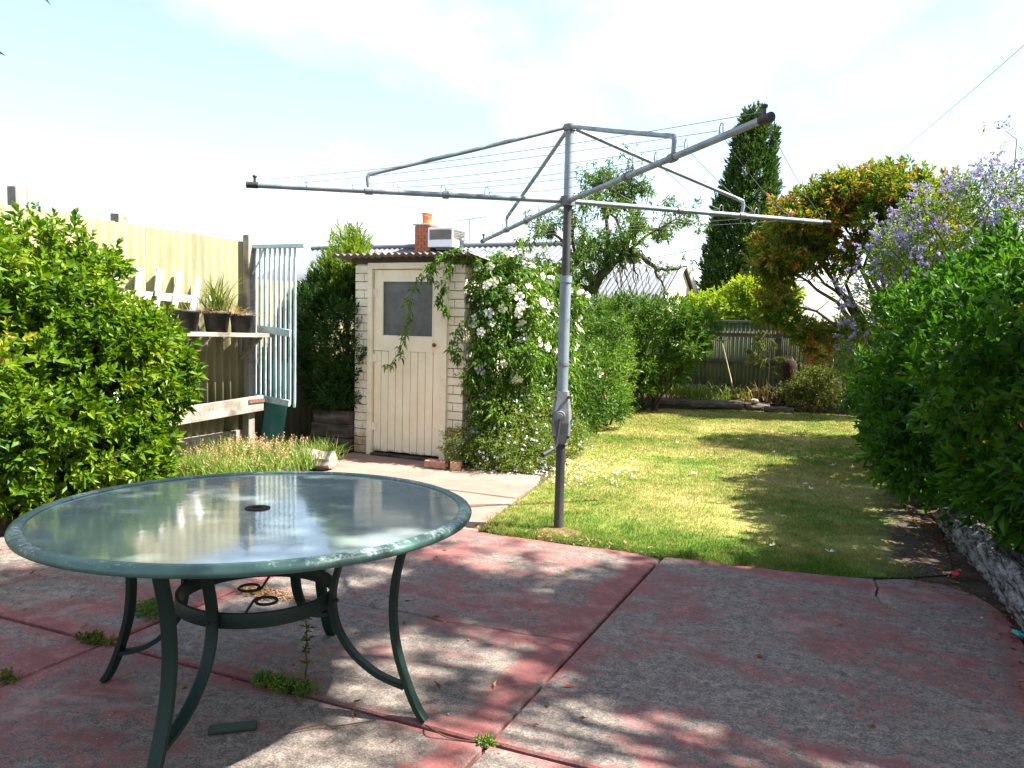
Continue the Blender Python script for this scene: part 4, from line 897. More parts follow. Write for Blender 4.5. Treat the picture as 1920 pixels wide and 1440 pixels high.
m = MB(); m.lathe((TX, TY, RINGZ), [(0.272, -0.027), (0.272, 0.027), (0.285, 0.027), (0.285, -0.027), (0.272, -0.027)], 64); m.build('leg_ring', 'tablegreen', tb, 0.003)
def tilt(o):
    n_ = Vector((-0.67, 0.74, 0)) * sin(radians(1.25)) + Vector((0, 0, cos(radians(1.25)))); q_ = Vector((0, 0, 1)).rotation_difference(n_)
    c_ = Vector((0, 0, TZ_)); o.matrix_basis = Matrix.Translation(c_) @ q_.to_matrix().to_4x4() @ Matrix.Translation(-c_)
for o in tb.children:
    if o.name.split('.')[0] in ('rim', 'glass_top', 'umbrella_ring'): tilt(o)
def spline(P, n=8):
    o = []
    for i in range(len(P) - 1):
        p0, p1, p2, p3 = P[max(i - 1, 0)], P[i], P[i + 1], P[min(i + 2, len(P) - 1)]
        for k in range(n):
            t = k / n; o.append(tuple(0.5 * ((2 * b) + (-a + c) * t + (2 * a - 5 * b + 4 * c - d) * t * t + (-a + 3 * b - 3 * c + d) * t ** 3) for a, b, c, d in zip(p0, p1, p2, p3)))
    o.append(tuple(P[-1])); return o
def flatbar(P, ang, w, th, cx=TX, cy=TY):
    """P: (r,z) curve in the vertical plane at angle ang; bar w wide across, th thick"""
    ca, sa = cos(ang), sin(ang); vs = []; fs = []; n = len(P)
    for i, (r, z) in enumerate(P):
        a = P[max(i - 1, 0)]; b = P[min(i + 1, n - 1)]; tx, tz = b[0] - a[0], b[1] - a[1]; L = sqrt(tx * tx + tz * tz); nx, nz = -tz / L, tx / L
        wi = w[i] if isinstance(w, list) else w; e = 0.25
        for s_, q in ((-1, 1 - e), (-(1 - e), 1), (1 - e, 1), (1, 1 - e), (1, -(1 - e)), (1 - e, -1), (-(1 - e), -1), (-1, -(1 - e))):
            rr = r + nx * q * th / 2; zz_ = z + nz * q * th / 2; vs.append((cx + ca * rr - sa * s_ * wi / 2, cy + sa * rr + ca * s_ * wi / 2, zz_))
    for i in range(n - 1):
        for j in range(8): fs.append((i * 8 + j, i * 8 + 8 + j, i * 8 + 8 + (j + 1) % 8, i * 8 + (j + 1) % 8))
    fs += [tuple(range(8)), tuple(reversed(range((n - 1) * 8, n * 8)))]
    return MB().add(vs, fs, False)
outer = spline([(0.585, 0.695), (0.566, 0.63), (0.540, 0.52), (0.531, 0.40), (0.545, 0.27), (0.585, 0.14), (0.625, 0.05), (0.655, 0.006)])
inner = spline([(0.345, 0.695), (0.335, 0.60), (0.305, 0.48), (0.300, 0.40), (0.322, 0.31), (0.382, 0.225), (0.475, 0.158), (0.578, 0.124)])
for k in range(4):
    ang = radians(13 + 90 * k)
    lg = flatbar(outer, ang, 0.045, 0.024).build('leg', 'tablegreen', tb)
    flatbar(inner, ang, 0.040, 0.018).build('brace', 'tablegreen', lg)
    MB().box((TX + cos(ang) * 0.46, TY + sin(ang) * 0.46, 0.698), (0.34, 0.04, 0.012), Matrix.Rotation(ang, 3, 'Z')).build('bracket', 'tablegreen', lg)
    m = MB()
    for dt in (-0.012, 0.012):
        p = Vector((TX, TY, RINGZ)) + Vector((cos(ang), sin(ang), 0)) * 0.310 + Vector((-sin(ang), cos(ang), 0)) * dt; m.ico(tuple(p), (0.007, 0.007, 0.007))
    m.build('rivet', 'tablegreen', lg)
# scroll bars inside the ring
for k in range(2):
    ang = radians(120 + 180 * k); P_ = []
    for i in range(40):
        t = i / 39
        if t < 0.45: r = 0.275 - 0.20 * t / 0.45; o_ = 0.0
        else:
            a_ = (t - 0.45) / 0.55 * 2 * pi * 1.05; rad = 0.045 * (1 - 0.25 * (t - 0.45) / 0.55); r = 0.075 - sin(a_) * rad; o_ = 0.045 - cos(a_) * rad
        P_.append((TX + cos(ang) * r - sin(ang) * o_, TY + sin(ang) * r + cos(ang) * o_, RINGZ - 0.004))
    m = MB(); m.tube(P_, 0.0055, 6); m.build('scroll', 'tablegreen', tb)
m = MB(); m.box((-1.975, 2.06, 0.007), (0.16, 0.065, 0.008), Matrix.Rotation(radians(40), 3, 'Z')); tag(m.build('flat_plate', 'tablegreen', None, 0.003, (-1.975, 2.06, 0.003)), 'flat dark green plate shape lying on the concrete under the table', 'plate')  # thin dark green box laid flat
#@@PLANTS
# ================================================================== PLANTS
def plant(name, label, cat, loc, group=None): return thing(name, label, cat, loc, group)
# left hedge
lh = plant('hedge_shrub', 'big bright glossy green hedge shrub in front of the left fence', 'shrub', (-5.35, 3.9, 0.1))
base = [(-5.5, 3.1, 0.85, 0.62, 1.3, 1.0), (-5.6, 3.95, 1.25, 0.48, 0.60, 0.80), (-5.25, 3.95, 0.92, 0.52, 0.60, 0.66), (-5.3, 2.2, 0.9, 0.8, 1.0, 0.95), (-5.15, 3.8, 0.45, 0.45, 0.68, 0.46), (-5.35, 4.40, 0.85, 0.40, 0.28, 0.45)]
lm = lumps(base, 46, (0.12, 0.26))
vis = lambda P: (P[:, 1] > 1.9) & (P[:, 0] > -6.0)
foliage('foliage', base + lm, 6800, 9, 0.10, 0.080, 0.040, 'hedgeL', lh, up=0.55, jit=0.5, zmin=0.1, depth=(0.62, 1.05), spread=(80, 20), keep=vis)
m = MB()
for k in range(14):
    a = Vector((-5.4 + random.uniform(-0.3, 0.3), random.uniform(2.6, 4.6), 0.1)); limb(m, a, a + Vector((random.uniform(-0.35, 0.4), random.uniform(-0.4, 0.4), random.uniform(0.8, 1.5))), 0.022, 0.008, n=5)
build_stems(m, 'twig', lh)
lh2 = plant('shrub', 'feathery grey green shrub at the left edge in front of the big hedge', 'shrub', (-5.05, 3.0, 0.05))
e2 = [(-5.02, 3.12, 0.85, 0.24, 0.24, 0.24), (-5.05, 3.05, 1.02, 0.18, 0.2, 0.18), (-5.0, 2.95, 0.65, 0.25, 0.25, 0.25)]
foliage('foliage', e2, 420, 10, 0.10, 0.055, 0.012, 'bush', lh2, up=0.4, zmin=0.05, depth=(0.4, 1.05), spread=(60, 15))
m = MB(); limb(m, (-5.05, 3.0, 0.0), (-5.03, 3.08, 0.85), 0.02, 0.01); limb(m, (-5.05, 3.0, 0.02), (-5.0, 2.95, 0.7), 0.014, 0.006); build_stems(m, 'twig', lh2)
# left bed: long grass and flower heads
lg_ = plant('grass_clump', 'tall bright grass and seed heads filling the left bed below the lattice', 'grass', (-5.1, 5.6, 0.12)); 
gp = np.concatenate([tuft_pts((random.uniform(-5.75, -4.68), random.uniform(4.85, 6.3), 0.05), 80, 0.2, 0.2) for _ in range(66)])
gp = gp[(gp[:, 0] > -5.95) & (gp[:, 0] < -4.62) & (gp[:, 1] < 6.5)]
blades('blades', gp, RNG.uniform(0.10, 0.34, len(gp)) * (0.55 + 0.5 * vnoise(gp[:, 0] + 20, gp[:, 1], 3, 8)), 0.0075, 'longgrass', lg_, 0.38, 0.45)
P, A = ell_points([(-5.15, 5.55, 0.18, 0.42, 0.7, 0.14)], 330, (0.5, 1.05), 0.12)
B, D, Nn = shoots(P, A + np.array([0, 0, 0.8]), 6, 0.06); leaves('seed_heads', B, D, Nn, 0.022 * RNG.uniform(0.6, 1.3, len(B)), 0.012, 'pinkpetal', lg_)['kind'] = 'stuff'
lg_['kind'] = 'stuff'
# cypress by the outhouse
cy_ = plant('cypress', 'dark cypress shrub with a bright yellow green top beside the outhouse', 'cypress', (-5.46, 7.42, 0.35))
ce = [(-5.44, 7.36, 1.15, 0.43, 0.42, 0.82), (-5.42, 7.36, 0.75, 0.40, 0.38, 0.42), (-5.18, 7.02, 1.15, 0.26, 0.22, 0.45), (-5.28, 7.05, 0.75, 0.25, 0.22, 0.35)]
cl = lumps(ce, 26, (0.08, 0.16), 0.45)
kf = lambda P: (P[:, 0] > -5.99) & ~((P[:, 0] > -5.03) & (P[:, 1] > 7.04))
foliage('foliage', ce + cl, 3900, 11, 0.10, 0.060, 0.014, 'cypress', cy_, up=0.8, jit=0.35, zmin=0.40, depth=(0.6, 1.05), spread=(55, 8), keep=kf)
ct = [(-5.42, 7.45, 1.98, 0.28, 0.27, 0.42), (-5.52, 7.45, 1.80, 0.30, 0.28, 0.35), (-5.33, 7.45, 2.12, 0.13, 0.13, 0.30)]
foliage('sunlit_top', ct, 1300, 10, 0.12, 0.062, 0.012, 'cypress_lit', cy_, up=1.3, jit=0.35, zmin=1.5, depth=(0.4, 1.08), spread=(45, 5), keep=kf)  # top sprays take the painted sunlit tone
m = MB(); limb(m, (-5.46, 7.44, -0.02), (-5.42, 7.45, 2.3), 0.045, 0.006, wob=0.005); m.build('trunk', 'bark', cy_)
# climbing vine on the outhouse
vi = plant('flowering_vine', 'dense climbing vine with white trumpet flowers smothering the outhouse side', 'vine', (-3.4, 7.8, 0))
ve = [(-3.48, 7.75, 1.25, 0.36, 0.72, 0.74), (-3.50, 8.5, 1.10, 0.34, 0.65, 0.78), (-3.40, 7.35, 0.85, 0.32, 0.40, 0.62), (-3.48, 7.4, 1.74, 0.32, 0.38, 0.36), (-3.6, 9.0, 0.95, 0.30, 0.5, 0.6), (-3.55, 7.2, 1.3, 0.17, 0.2, 0.7)]
vl = lumps(ve, 34, (0.12, 0.24), 0.4)
kv = lambda P: ~((P[:, 0] < -3.72) & (P[:, 1] > 7.0) & (P[:, 1] < 8.55) & (P[:, 2] < 2.0))
foliage('foliage', ve + vl, 3900, 8, 0.14, 0.066, 0.028, 'vine', vi, up=0.05, jit=0.7, zmin=0.35, depth=(0.62, 1.06), spread=(85, 35), droop=0.5, keep=kv)
m = MB()
for k in range(12):
    a = Vector((-3.45 + random.uniform(-0.15, 0.25), random.uniform(7.25, 9.2), -0.02)); limb(m, a, a + Vector((random.uniform(-0.1, 0.15), random.uniform(-0.3, 0.3), random.uniform(1.2, 1.7))), 0.014, 0.005, n=6)
build_stems(m, 'twig', vi)
# runners over the roof edge, sprays up against the sky, and the tendril across the door
run = [[(-3.5, 7.2, 1.85), (-3.62, 6.95, 2.08), (-3.80, 6.84, 2.10), (-3.95, 6.83, 1.98), (-4.03, 6.86, 1.82)],
       [(-3.6, 7.1, 2.0), (-3.78, 6.86, 2.03), (-3.84, 6.84, 1.80), (-3.92, 6.88, 1.62), (-3.86, 6.92, 1.50)],
       [(-3.95, 6.83, 1.98), (-4.10, 6.80, 1.86), (-4.20, 6.80, 1.66), (-4.22, 6.82, 1.50), (-4.28, 6.84, 1.30), (-4.36, 6.86, 1.12), (-4.52, 6.88, 0.92)],
       [(-3.52, 7.0, 1.5), (-3.70, 6.9, 1.35), (-3.78, 6.9, 1.15), (-3.72, 6.92, 1.05)],
       [(-3.4, 7.3, 2.0), (-3.2, 7.4, 2.25), (-3.08, 7.5, 2.42)], [(-3.2, 7.9, 1.95), (-2.95, 8.0, 2.15), (-2.82, 8.05, 2.38)], [(-3.2, 8.5, 1.95), (-3.0, 8.7, 2.25), (-2.9, 8.8, 2.5)],
       [(-3.5, 7.6, 2.0), (-3.45, 7.7, 2.2), (-3.5, 7.8, 2.3)], [(-3.0, 7.4, 1.4), (-2.78, 7.3, 1.32), (-2.70, 7.28, 1.15)], [(-3.0, 8.0, 1.3), (-2.72, 7.95, 1.15), (-2.60, 7.9, 0.95)]]
RB, RA = [], []; m = MB()
for r_ in run:
    sp_ = spline(r_, 6); MB().tube(sp_, 0.004, 5).build('runner', 'stemgreen', vi)
    for i in range(0, len(sp_), 1):
        for q in range(2 if r_ is not run[2] else 1): RB.append(Vector(sp_[i]) + Vector((random.gauss(0, 0.02), random.gauss(0, 0.02), random.gauss(0, 0.015)))); RA.append((random.gauss(0, 0.5), random.gauss(0, 0.5) - 0.2, -0.35))
B, D, Nn = shoots(np.array(RB), np.array(RA), 4, 0.05, (80, 30)); leaves('runner_leaves', B, D, Nn, 0.058 * RNG.uniform(0.6, 1.2, len(B)), 0.024, 'vine', vi, droop=0.5)
# flowers: five petals round a throat, shared meshes
def flower_mesh(r, seed):
    rr = random.Random(seed); m = MB()
    for k in range(5):
        a = 2 * pi * k / 5 + rr.uniform(-0.1, 0.1); w_ = 0.62; pts = []
        for (q, t, z) in ((0.10, 0, -0.25), (0.55, -w_, 0.05), (0.62, 0, -0.03), (0.55, w_, 0.05), (0.98, -w_ * 0.62, rr.uniform(-0.15, 0.12)), (1.05, 0, rr.uniform(-0.12, 0.05)), (0.98, w_ * 0.62, rr.uniform(-0.15, 0.12))):
            pts.append(((q * cos(a) - t * q * sin(a)) * r, (q * sin(a) + t * q * cos(a)) * r, z * r))
        m.add(pts, [(0, 1, 2), (0, 2, 3), (1, 4, 5, 2), (2, 5, 6, 3)], False)
    me = m.mesh('flower'); me.materials.append(M['petal']); return me
FM = [flower_mesh(0.043, s) for s in range(4)] + [flower_mesh(0.036, 9)]
def place_flower(p, nrm, parent, name='flower', sc=1.0):
    o = link(name, random.choice(FM), parent, p); o.rotation_euler = Vector(nrm).to_track_quat('Z', 'Y').to_euler(); o.scale = (sc, sc, sc); return o
Pf, Af = ell_points(ve + vl, 2600, (1.0, 1.06), 0.5, 0.95, 0.02)
vd = np.array([0, 0, 1.45]) - Pf; vd = unit(vd); face = (Af * vd).sum(1)
high = np.clip((Pf[:, 2] - 0.75) / 0.9, 0.05, 1) * np.clip((Pf[:, 1] - 7.0) / 0.4, 0.35, 1) * np.clip((9.3 - Pf[:, 1]) / 0.9, 0.05, 1)
okf = (face > 0.15) & kv(Pf) & (RNG.uniform(0, 1, len(Pf)) < high)
Pf, Af = Pf[okf], Af[okf]; cents = []; cnt = 0
for p, a in zip(Pf, Af):
    if cnt >= 50: break
    if any(np.linalg.norm(p - c) < 0.10 for c in cents): continue
    cents.append(p); cnt += 1
    for q in range(random.choice((1, 1, 2, 2, 3))):
        pp = p + a * 0.05 + RNG.normal(size=3) * 0.045 * (q > 0); nn = a + RNG.normal(size=3) * 0.35 + np.array([0.15, -0.5, 0.1]); place_flower(tuple(pp), nn, vi, sc=random.uniform(0.8, 1.25))
for p in ((-3.76, 6.98, 1.06), (-3.74, 7.0, 1.02), (-3.78, 7.0, 1.03), (-3.52, 6.96, 0.99), (-3.50, 6.97, 0.95), (-2.62, 7.9, 0.95), (-2.6, 7.92, 0.92)): place_flower(p, (0.3, -1, 0.2), vi)
# plumbago sprawling below the vine
pl = plant('plumbago_bush', 'sprawling pale green bush with small blue flowers at the foot of the vine', 'bush', (-3.2, 7.4, 0))
pe = [(-3.35, 7.25, 0.42, 0.32, 0.40, 0.46), (-3.25, 7.75, 0.35, 0.34, 0.45, 0.42), (-3.38, 6.98, 0.16, 0.34, 0.26, 0.2), (-3.12, 7.3, 0.16, 0.32, 0.40, 0.22), (-3.1, 8.1, 0.16, 0.30, 0.4, 0.22), (-3.48, 7.1, 0.5, 0.18, 0.15, 0.4)]
foliage('foliage', pe + lumps(pe, 26, (0.08, 0.17), 0.1), 3800, 7, 0.10, 0.034, 0.014, 'plumbago', pl, up=0.5, jit=0.7, zmin=0.0, depth=(0.6, 1.08), spread=(80, 25))
P, A = ell_points(pe, 420, (0.98, 1.12), 0.02, 0.9); P = P[(P[:, 1] < 8.4)]; A = A[:len(P)]
B, D, Nn = shoots(P, A + np.array([0.2, -0.4, 0.5]), 5, 0.006, (85, 80)); leaves('blossoms', B, D, Nn, 0.017, 0.013, 'bluepetal', pl, fold=0.02)['kind'] = 'stuff'
m = MB()
for k in range(10):
    a = Vector((random.uniform(-3.4, -2.95), random.uniform(7.0, 8.2), -0.02)); limb(m, a, a + Vector((random.uniform(-0.2, 0.25), random.uniform(-0.25, 0.15), random.uniform(0.3, 0.6))), 0.008, 0.003, n=4)
build_stems(m, 'twig', pl)
fp = np.zeros((520, 3)); fp[:, 0] = RNG.normal(-2.85, 0.42, 520); fp[:, 1] = RNG.normal(7.15, 0.5, 520); fp[:, 2] = 0.012
kk = (fp[:, 0] > -3.75) & (fp[:, 1] > 6.5) & ((fp[:, 0] + 2.85) ** 2 / 0.9 + (fp[:, 1] - 7.2) ** 2 / 1.2 < 1); fp = fp[kk]
dd = RNG.normal(size=(len(fp), 3)); dd[:, 2] = RNG.uniform(0, 0.5, len(fp)); 
pt = leaves('fallen_petals', fp, dd, np.tile([0, 0, 1.0], (len(fp), 1)), RNG.uniform(0.012, 0.035, len(fp)), RNG.uniform(0.012, 0.026, len(fp)), 'petal', fold=0.25); tag(pt, 'white and bluish petals scattered round the foot of the vine', 'petals', kind='stuff')
# fallen white blossoms on the lawn
for i, (x, y) in enumerate(((-2.135, 9.6), (-1.02, 10.44), (-1.0, 9.5), (-0.354, 8.93), (-0.976, 7.74), (-0.524, 7.73), (-0.46, 7.5), (-0.90, 6.58), (-1.54, 7.7), (-0.91, 11.05), (-0.2, 5.45), (-0.55, 5.42), (-2.3, 8.2), (-2.0, 7.2), (-2.45, 6.9), (-1.75, 8.6))):
    m = MB(); r = random.uniform(0.022, 0.038)
    for k in range(5):
        a = k * 2 * pi / 5 + random.uniform(-0.3, 0.3); lift = random.uniform(0.1, 0.9)
        q = [(0, 0, 0.0), (cos(a - 0.5) * r * 0.6, sin(a - 0.5) * r * 0.6, r * 0.35 * lift), (cos(a) * r, sin(a) * r, r * lift), (cos(a + 0.5) * r * 0.6, sin(a + 0.5) * r * 0.6, r * 0.35 * lift)]
        m.add([(x + p[0], y + p[1], 0.014 + p[2]) for p in q], [(0, 1, 2), (0, 2, 3)])
    tag(m.build('fallen_flower', 'petal', None, 0, (x, y, 0.0)), 'white flower fallen on the lawn', 'flower', 'fallen white flowers on the lawn')
#@@BACK
# fruit tree behind
ft = plant('fruit_tree', 'old gnarled fruit tree with sparse drooping branches behind the vine', 'tree', (-4.3, 11.6, 0))
m = MB(); tips = []
p1 = limb(m, (-4.45, 11.7, -0.05), (-4.25, 11.55, 1.7), 0.10, 0.09, wob=0.02, sides=9); p2 = limb(m, (-4.25, 11.55, 1.65), (-3.55, 11.4, 2.38), 0.09, 0.06, wob=0.03, sides=9)
limb(m, (-3.55, 11.4, 2.36), (-3.30, 11.4, 2.46), 0.06, 0.05, sides=8)
l1 = limb(m, (-3.35, 11.4, 2.45), (-2.92, 11.4, 2.20), 0.05, 0.03, sag=0.06); l2 = limb(m, (-2.92, 11.4, 2.2), (-2.50, 11.4, 2.27), 0.03, 0.012, wob=0.06); l3 = limb(m, (-2.95, 11.4, 2.2), (-2.72, 11.35, 1.72), 0.02, 0.006)
limb(m, (-3.35, 11.4, 2.45), (-3.2, 11.4, 2.05), 0.022, 0.006)
for l in (l1, l2, l3):
    for q in l[2:]: tips.append((q, Vector((0.3, 0, 0.1))))
for a, d_, L, r in (((-3.45, 11.4, 2.42), (0.1, 0, 1), 0.75, 0.045), ((-3.9, 11.45, 2.0), (-0.5, -0.1, 0.9), 0.7, 0.05), ((-3.7, 11.4, 2.25), (-0.1, 0.1, 1), 0.75, 0.045), ((-3.5, 11.4, 2.4), (0.6, 0.1, 0.6), 0.55, 0.035), ((-4.0, 11.5, 1.95), (-0.8, -0.2, 0.5), 0.6, 0.035), ((-3.4, 11.4, 2.4), (-0.2, -0.2, 0.9), 0.6, 0.03)):
    grow(m, a, d_, L, r, 3, tips, 0.62, 0.12)
for k in range(22):
    a = Vector((random.uniform(-3.75, -2.8), 11.4 + random.uniform(-0.2, 0.2), random.uniform(2.1, 2.35))); limb(m, a, a + Vector((random.uniform(-0.2, 0.15), random.uniform(-0.1, 0.1), -random.uniform(0.25, 0.6))), 0.007, 0.003, n=3, wob=0.06, sides=4)
m.build('trunk', 'bark', ft)
tips = [t for t in tips if t[0].z > 1.75 and t[0].x < -2.3 and t[0].x > -5.1]
tp = np.array([t[0][:] for t in tips]); ta = np.array([t[1][:] for t in tips]) + RNG.normal(size=(len(tips), 3)) * 0.6
tp = np.repeat(tp, 2, 0) + RNG.normal(size=(2 * len(tips), 3)) * 0.07; ta = np.repeat(ta, 2, 0) + RNG.normal(size=(2 * len(tips), 3)) * 0.5
ex = ell_points([(-3.75, 11.4, 2.5, 0.5, 0.35, 0.35), (-4.05, 11.3, 2.2, 0.35, 0.3, 0.40), (-3.45, 11.3, 2.6, 0.35, 0.3, 0.3)], 400, (0.2, 1.0), 1.7, 0.0)
tp = np.concatenate([tp, ex[0]]); ta = np.concatenate([ta, ex[1]])
B, D, Nn = shoots(tp, ta, 7, 0.10, (75, 30)); leaves('crown', B, D, Nn, 0.075 * RNG.uniform(0.6, 1.2, len(B)), 0.026, 'apricot', ft, droop=0.4)
# bushes at the back left
bs1 = plant('bush', 'rounded narrow leaved green bush in front of the back fence', 'bush', (-3.6, 13.1, 0))
be = [(-3.55, 13.25, 1.12, 0.85, 0.6, 0.66), (-3.0, 13.35, 1.2, 0.48, 0.45, 0.46), (-4.05, 12.9, 0.85, 0.5, 0.5, 0.7), (-3.95, 12.8, 1.3, 0.55, 0.45, 0.55), (-3.7, 12.75, 0.6, 0.5, 0.35, 0.5)]
foliage('foliage', be + lumps(be, 44, (0.14, 0.30), 0.4), 2700, 9, 0.15, 0.100, 0.026, 'bush', bs1, up=0.45, jit=0.5, zmin=0.12, depth=(0.6, 1.06), spread=(65, 18))
m = MB()
for k in range(9):
    a = Vector((-3.5 + random.uniform(-0.25, 0.25), 13.2 + random.uniform(-0.15, 0.15), -0.03)); limb(m, a, a + Vector((random.uniform(-0.7, 0.6), random.uniform(-0.3, 0.2), random.uniform(0.8, 1.2))), 0.028, 0.010, n=5)
build_stems(m, 'twig', bs1)
bs2 = plant('bush', 'mixed green bush with red berries between the vine and the rounded bush', 'bush', (-3.5, 10.6, 0))
be2 = [(-3.55, 10.4, 0.62, 0.50, 0.7, 0.60), (-3.75, 11.4, 0.75, 0.5, 0.6, 0.7), (-3.45, 9.75, 0.45, 0.42, 0.45, 0.42), (-3.55, 10.8, 1.15, 0.42, 0.5, 0.45)]
foliage('foliage', be2 + lumps(be2, 26, (0.1, 0.2), 0.2), 2500, 8, 0.12, 0.062, 0.022, 'bush', bs2, up=0.4, jit=0.6, zmin=0.03, depth=(0.6, 1.06), spread=(75, 22))
m = MB()
for k in range(8):
    a = Vector((-3.6 + random.uniform(-0.25, 0.25), random.uniform(9.9, 11.3), -0.03)); limb(m, a, a + Vector((random.uniform(-0.3, 0.3), random.uniform(-0.3, 0.3), random.uniform(0.6, 1.0))), 0.018, 0.006, n=4)
build_stems(m, 'twig', bs2)
P, A = ell_points(be2, 60, (1.0, 1.08), 0.2, 0.95); P = P[P[:, 2] < 0.75][:26]
m = MB()
for p in P: m.ico(tuple(p), (0.016, 0.016, 0.02))
tag(m.build('berries', 'redpetal', bs2), kind='stuff')
# grass clumps and back-bed plants
def clump(name, label, c, n, rx, ry, h, wd, mat, lean, bend):
    t = plant(name, label, 'plant', c); blades('blades', tuft_pts(c, n, rx, ry), RNG.uniform(h[0], h[1], n), wd, mat, t, lean, bend)['kind'] = 'stuff'; return t
clump('grass_clump', 'pale grassy clump behind the dark back log', (-2.95, 14.35, 0.10), 420, 0.55, 0.22, (0.18, 0.48), 0.011, 'longgrass', 0.4, 0.5)
clump('dead_fronds', 'reddish dead fronds under the rounded bush', (-3.35, 13.85, 0.0), 160, 0.4, 0.2, (0.15, 0.42), 0.010, 'dry', 0.6, 0.5)
clump('bromeliad', 'spiky dull green bromeliad with pale dead tips in the back bed', (-2.22, 14.75, 0.10), 90, 0.34, 0.25, (0.20, 0.45), 0.028, 'olive', 0.55, 0.45)
clump('bromeliad', 'bronze bromeliad rosette left of the tree fern stump', (-1.72, 14.8, 0.10), 110, 0.34, 0.25, (0.20, 0.48), 0.032, 'bronze', 0.5, 0.4)
fn = plant('tree_fern_stump', 'dark hairy tree fern stump before the back fence', 'tree fern', (-1.38, 15.0, 0.08))
m = MB(); m.lathe((-1.38, 15.0, 0.08), [(0.09, -0.02), (0.085, 0.2), (0.10, 0.45), (0.125, 0.66), (0.10, 0.77), (0.0, 0.80)], 14); m.v = [(p[0] + random.gauss(0, 0.008), p[1] + random.gauss(0, 0.008), p[2]) for p in m.v]; m.build('trunk', 'fernfibre', fn)
q = np.zeros((420, 3)); th = RNG.uniform(0, 6.28, 420); zz_ = RNG.uniform(0.25, 0.86, 420); q[:, 0] = -1.38 + np.cos(th) * 0.10; q[:, 1] = 15.0 + np.sin(th) * 0.10; q[:, 2] = 0.08 + zz_ * 0.92
blades('fibre', q, RNG.uniform(0.06, 0.14, 420), 0.007, 'bronze', fn, 0.8, 0.1)
olv = plant('shrub', 'low olive and reddish leafy shrub right of the tree fern stump', 'shrub', (-0.95, 14.7, 0.05))
oe = [(-1.0, 14.6, 0.30, 0.42, 0.32, 0.28), (-0.75, 14.7, 0.38, 0.35, 0.3, 0.33), (-1.05, 14.75, 0.5, 0.25, 0.25, 0.25)]
foliage('foliage', oe + lumps(oe, 12, (0.08, 0.15), 0.1), 900, 8, 0.13, 0.058, 0.022, 'olive', olv, up=0.6, jit=0.6, zmin=0.02, depth=(0.4, 1.1), spread=(70, 20))
m = MB()
for k in range(8): limb(m, (-0.95 + random.uniform(-0.15, 0.15), 14.7, 0.0), (-0.95 + random.uniform(-0.4, 0.4), 14.65 + random.uniform(-0.2, 0.2), random.uniform(0.35, 0.65)), 0.010, 0.004, n=4)
build_stems(m, 'twig', olv)
sap = plant('sapling', 'wispy needle leaved sapling against the back fence', 'sapling', (-1.70, 15.0, 0.1))
m = MB(); limb(m, (-1.70, 15.1, 0.05), (-1.78, 15.12, 1.62), 0.014, 0.005, wob=0.015, n=7)
sb_, sa_ = [], []
for k in range(17):
    z = random.uniform(0.35, 1.6); a = Vector((-1.70 - 0.05 * z, 15.05, z)); b = a + Vector((random.choice((-1, 1)) * random.uniform(0.06, 0.36), -random.uniform(0, 0.25), random.uniform(-0.08, 0.18))); pts_ = limb(m, a, b, 0.005, 0.002, sag=0.03, n=4, sides=4)
    for q in pts_[2:]: sb_.append(q[:]); sa_.append((b - a)[:])
m.build('stem', 'twig', sap)
B, D, Nn = shoots(np.array(sb_), np.array(sa_) + np.array([0, 0, -0.05]), 14, 0.08, (50, 10)); leaves('needles', B, D, Nn, 0.10, 0.0045, 'strap', sap, droop=0.5, detail=False)
m = MB(); m.tube([(-2.28, 14.9, 0.06), (-2.40, 14.97, 0.50), (-2.59, 15.05, 1.13)], [0.014, 0.012, 0.008], 7); tag(m.build('bamboo_stake', 'bamboo', None, 0, (-2.28, 14.9, 0.06)), 'thin pale cane leaning among the back bed plants', 'cane')
m = MB(); m.tube([(-0.66, 14.95, 0.0), (-0.68, 14.98, 1.13)], 0.014, 8); tag(m.build('garden_stake', 'wood', None, 0, (-0.66, 14.95, 0.0)), 'upright grey stake near the right end of the back fence', 'stake')
# trees beyond the fence
cf = plant('conifer', 'tall dense dark green conical conifer beyond the back fence', 'conifer', (-3.3, 22, 0))
cc = []
for k in range(34):
    z = 0.9 + 5.6 * (k / 33); w_ = 1.0 * (1 - max(0, (z - 2.9)) / 4.3) ** 0.6 * (0.9 if z < 2 else 1.0)
    a = k * 2.4; cc.append((-3.32 + 0.15 * w_ * cos(a) + 0.03 * (z - 3), 22 + 0.15 * w_ * sin(a), z, w_ * 0.88, w_ * 0.88, 0.42))
cl = lumps(cc, 110, (0.13, 0.24), 1.0, 1.3)
foliage('crown', cc + cl, 9000, 10, 0.20, 0.115, 0.04, 'conifer', cf, up=1.1, jit=0.4, zmin=0.3, depth=(0.86, 1.04), spread=(60, 10), detail=False, inside=0.88, droop=0.0)
foliage('crown_top', [(-3.2, 22, 6.45, 0.20, 0.2, 0.50)], 130, 9, 0.25, 0.15, 0.045, 'conifer', cf, up=2.0, jit=0.3, zmin=5, depth=(0.2, 1.05), spread=(40, 5), detail=False)
m = MB(); limb(m, (-3.32, 22, -0.05), (-3.2, 22, 6.6), 0.16, 0.02, wob=0.002); m.build('trunk', 'bark', cf)
lt = plant('leafy_tree', 'lime green leafy tree just over the back fence', 'tree', (-3.0, 18.2, 0))
le = [(-3.55, 18.2, 1.7, 0.50, 0.5, 0.42), (-2.95, 18.2, 1.85, 0.6, 0.5, 0.5), (-2.45, 18.3, 2.0, 0.5, 0.5, 0.45), (-3.2, 18.2, 1.3, 0.8, 0.5, 0.5), (-2.1, 18.3, 1.8, 0.5, 0.5, 0.5)]
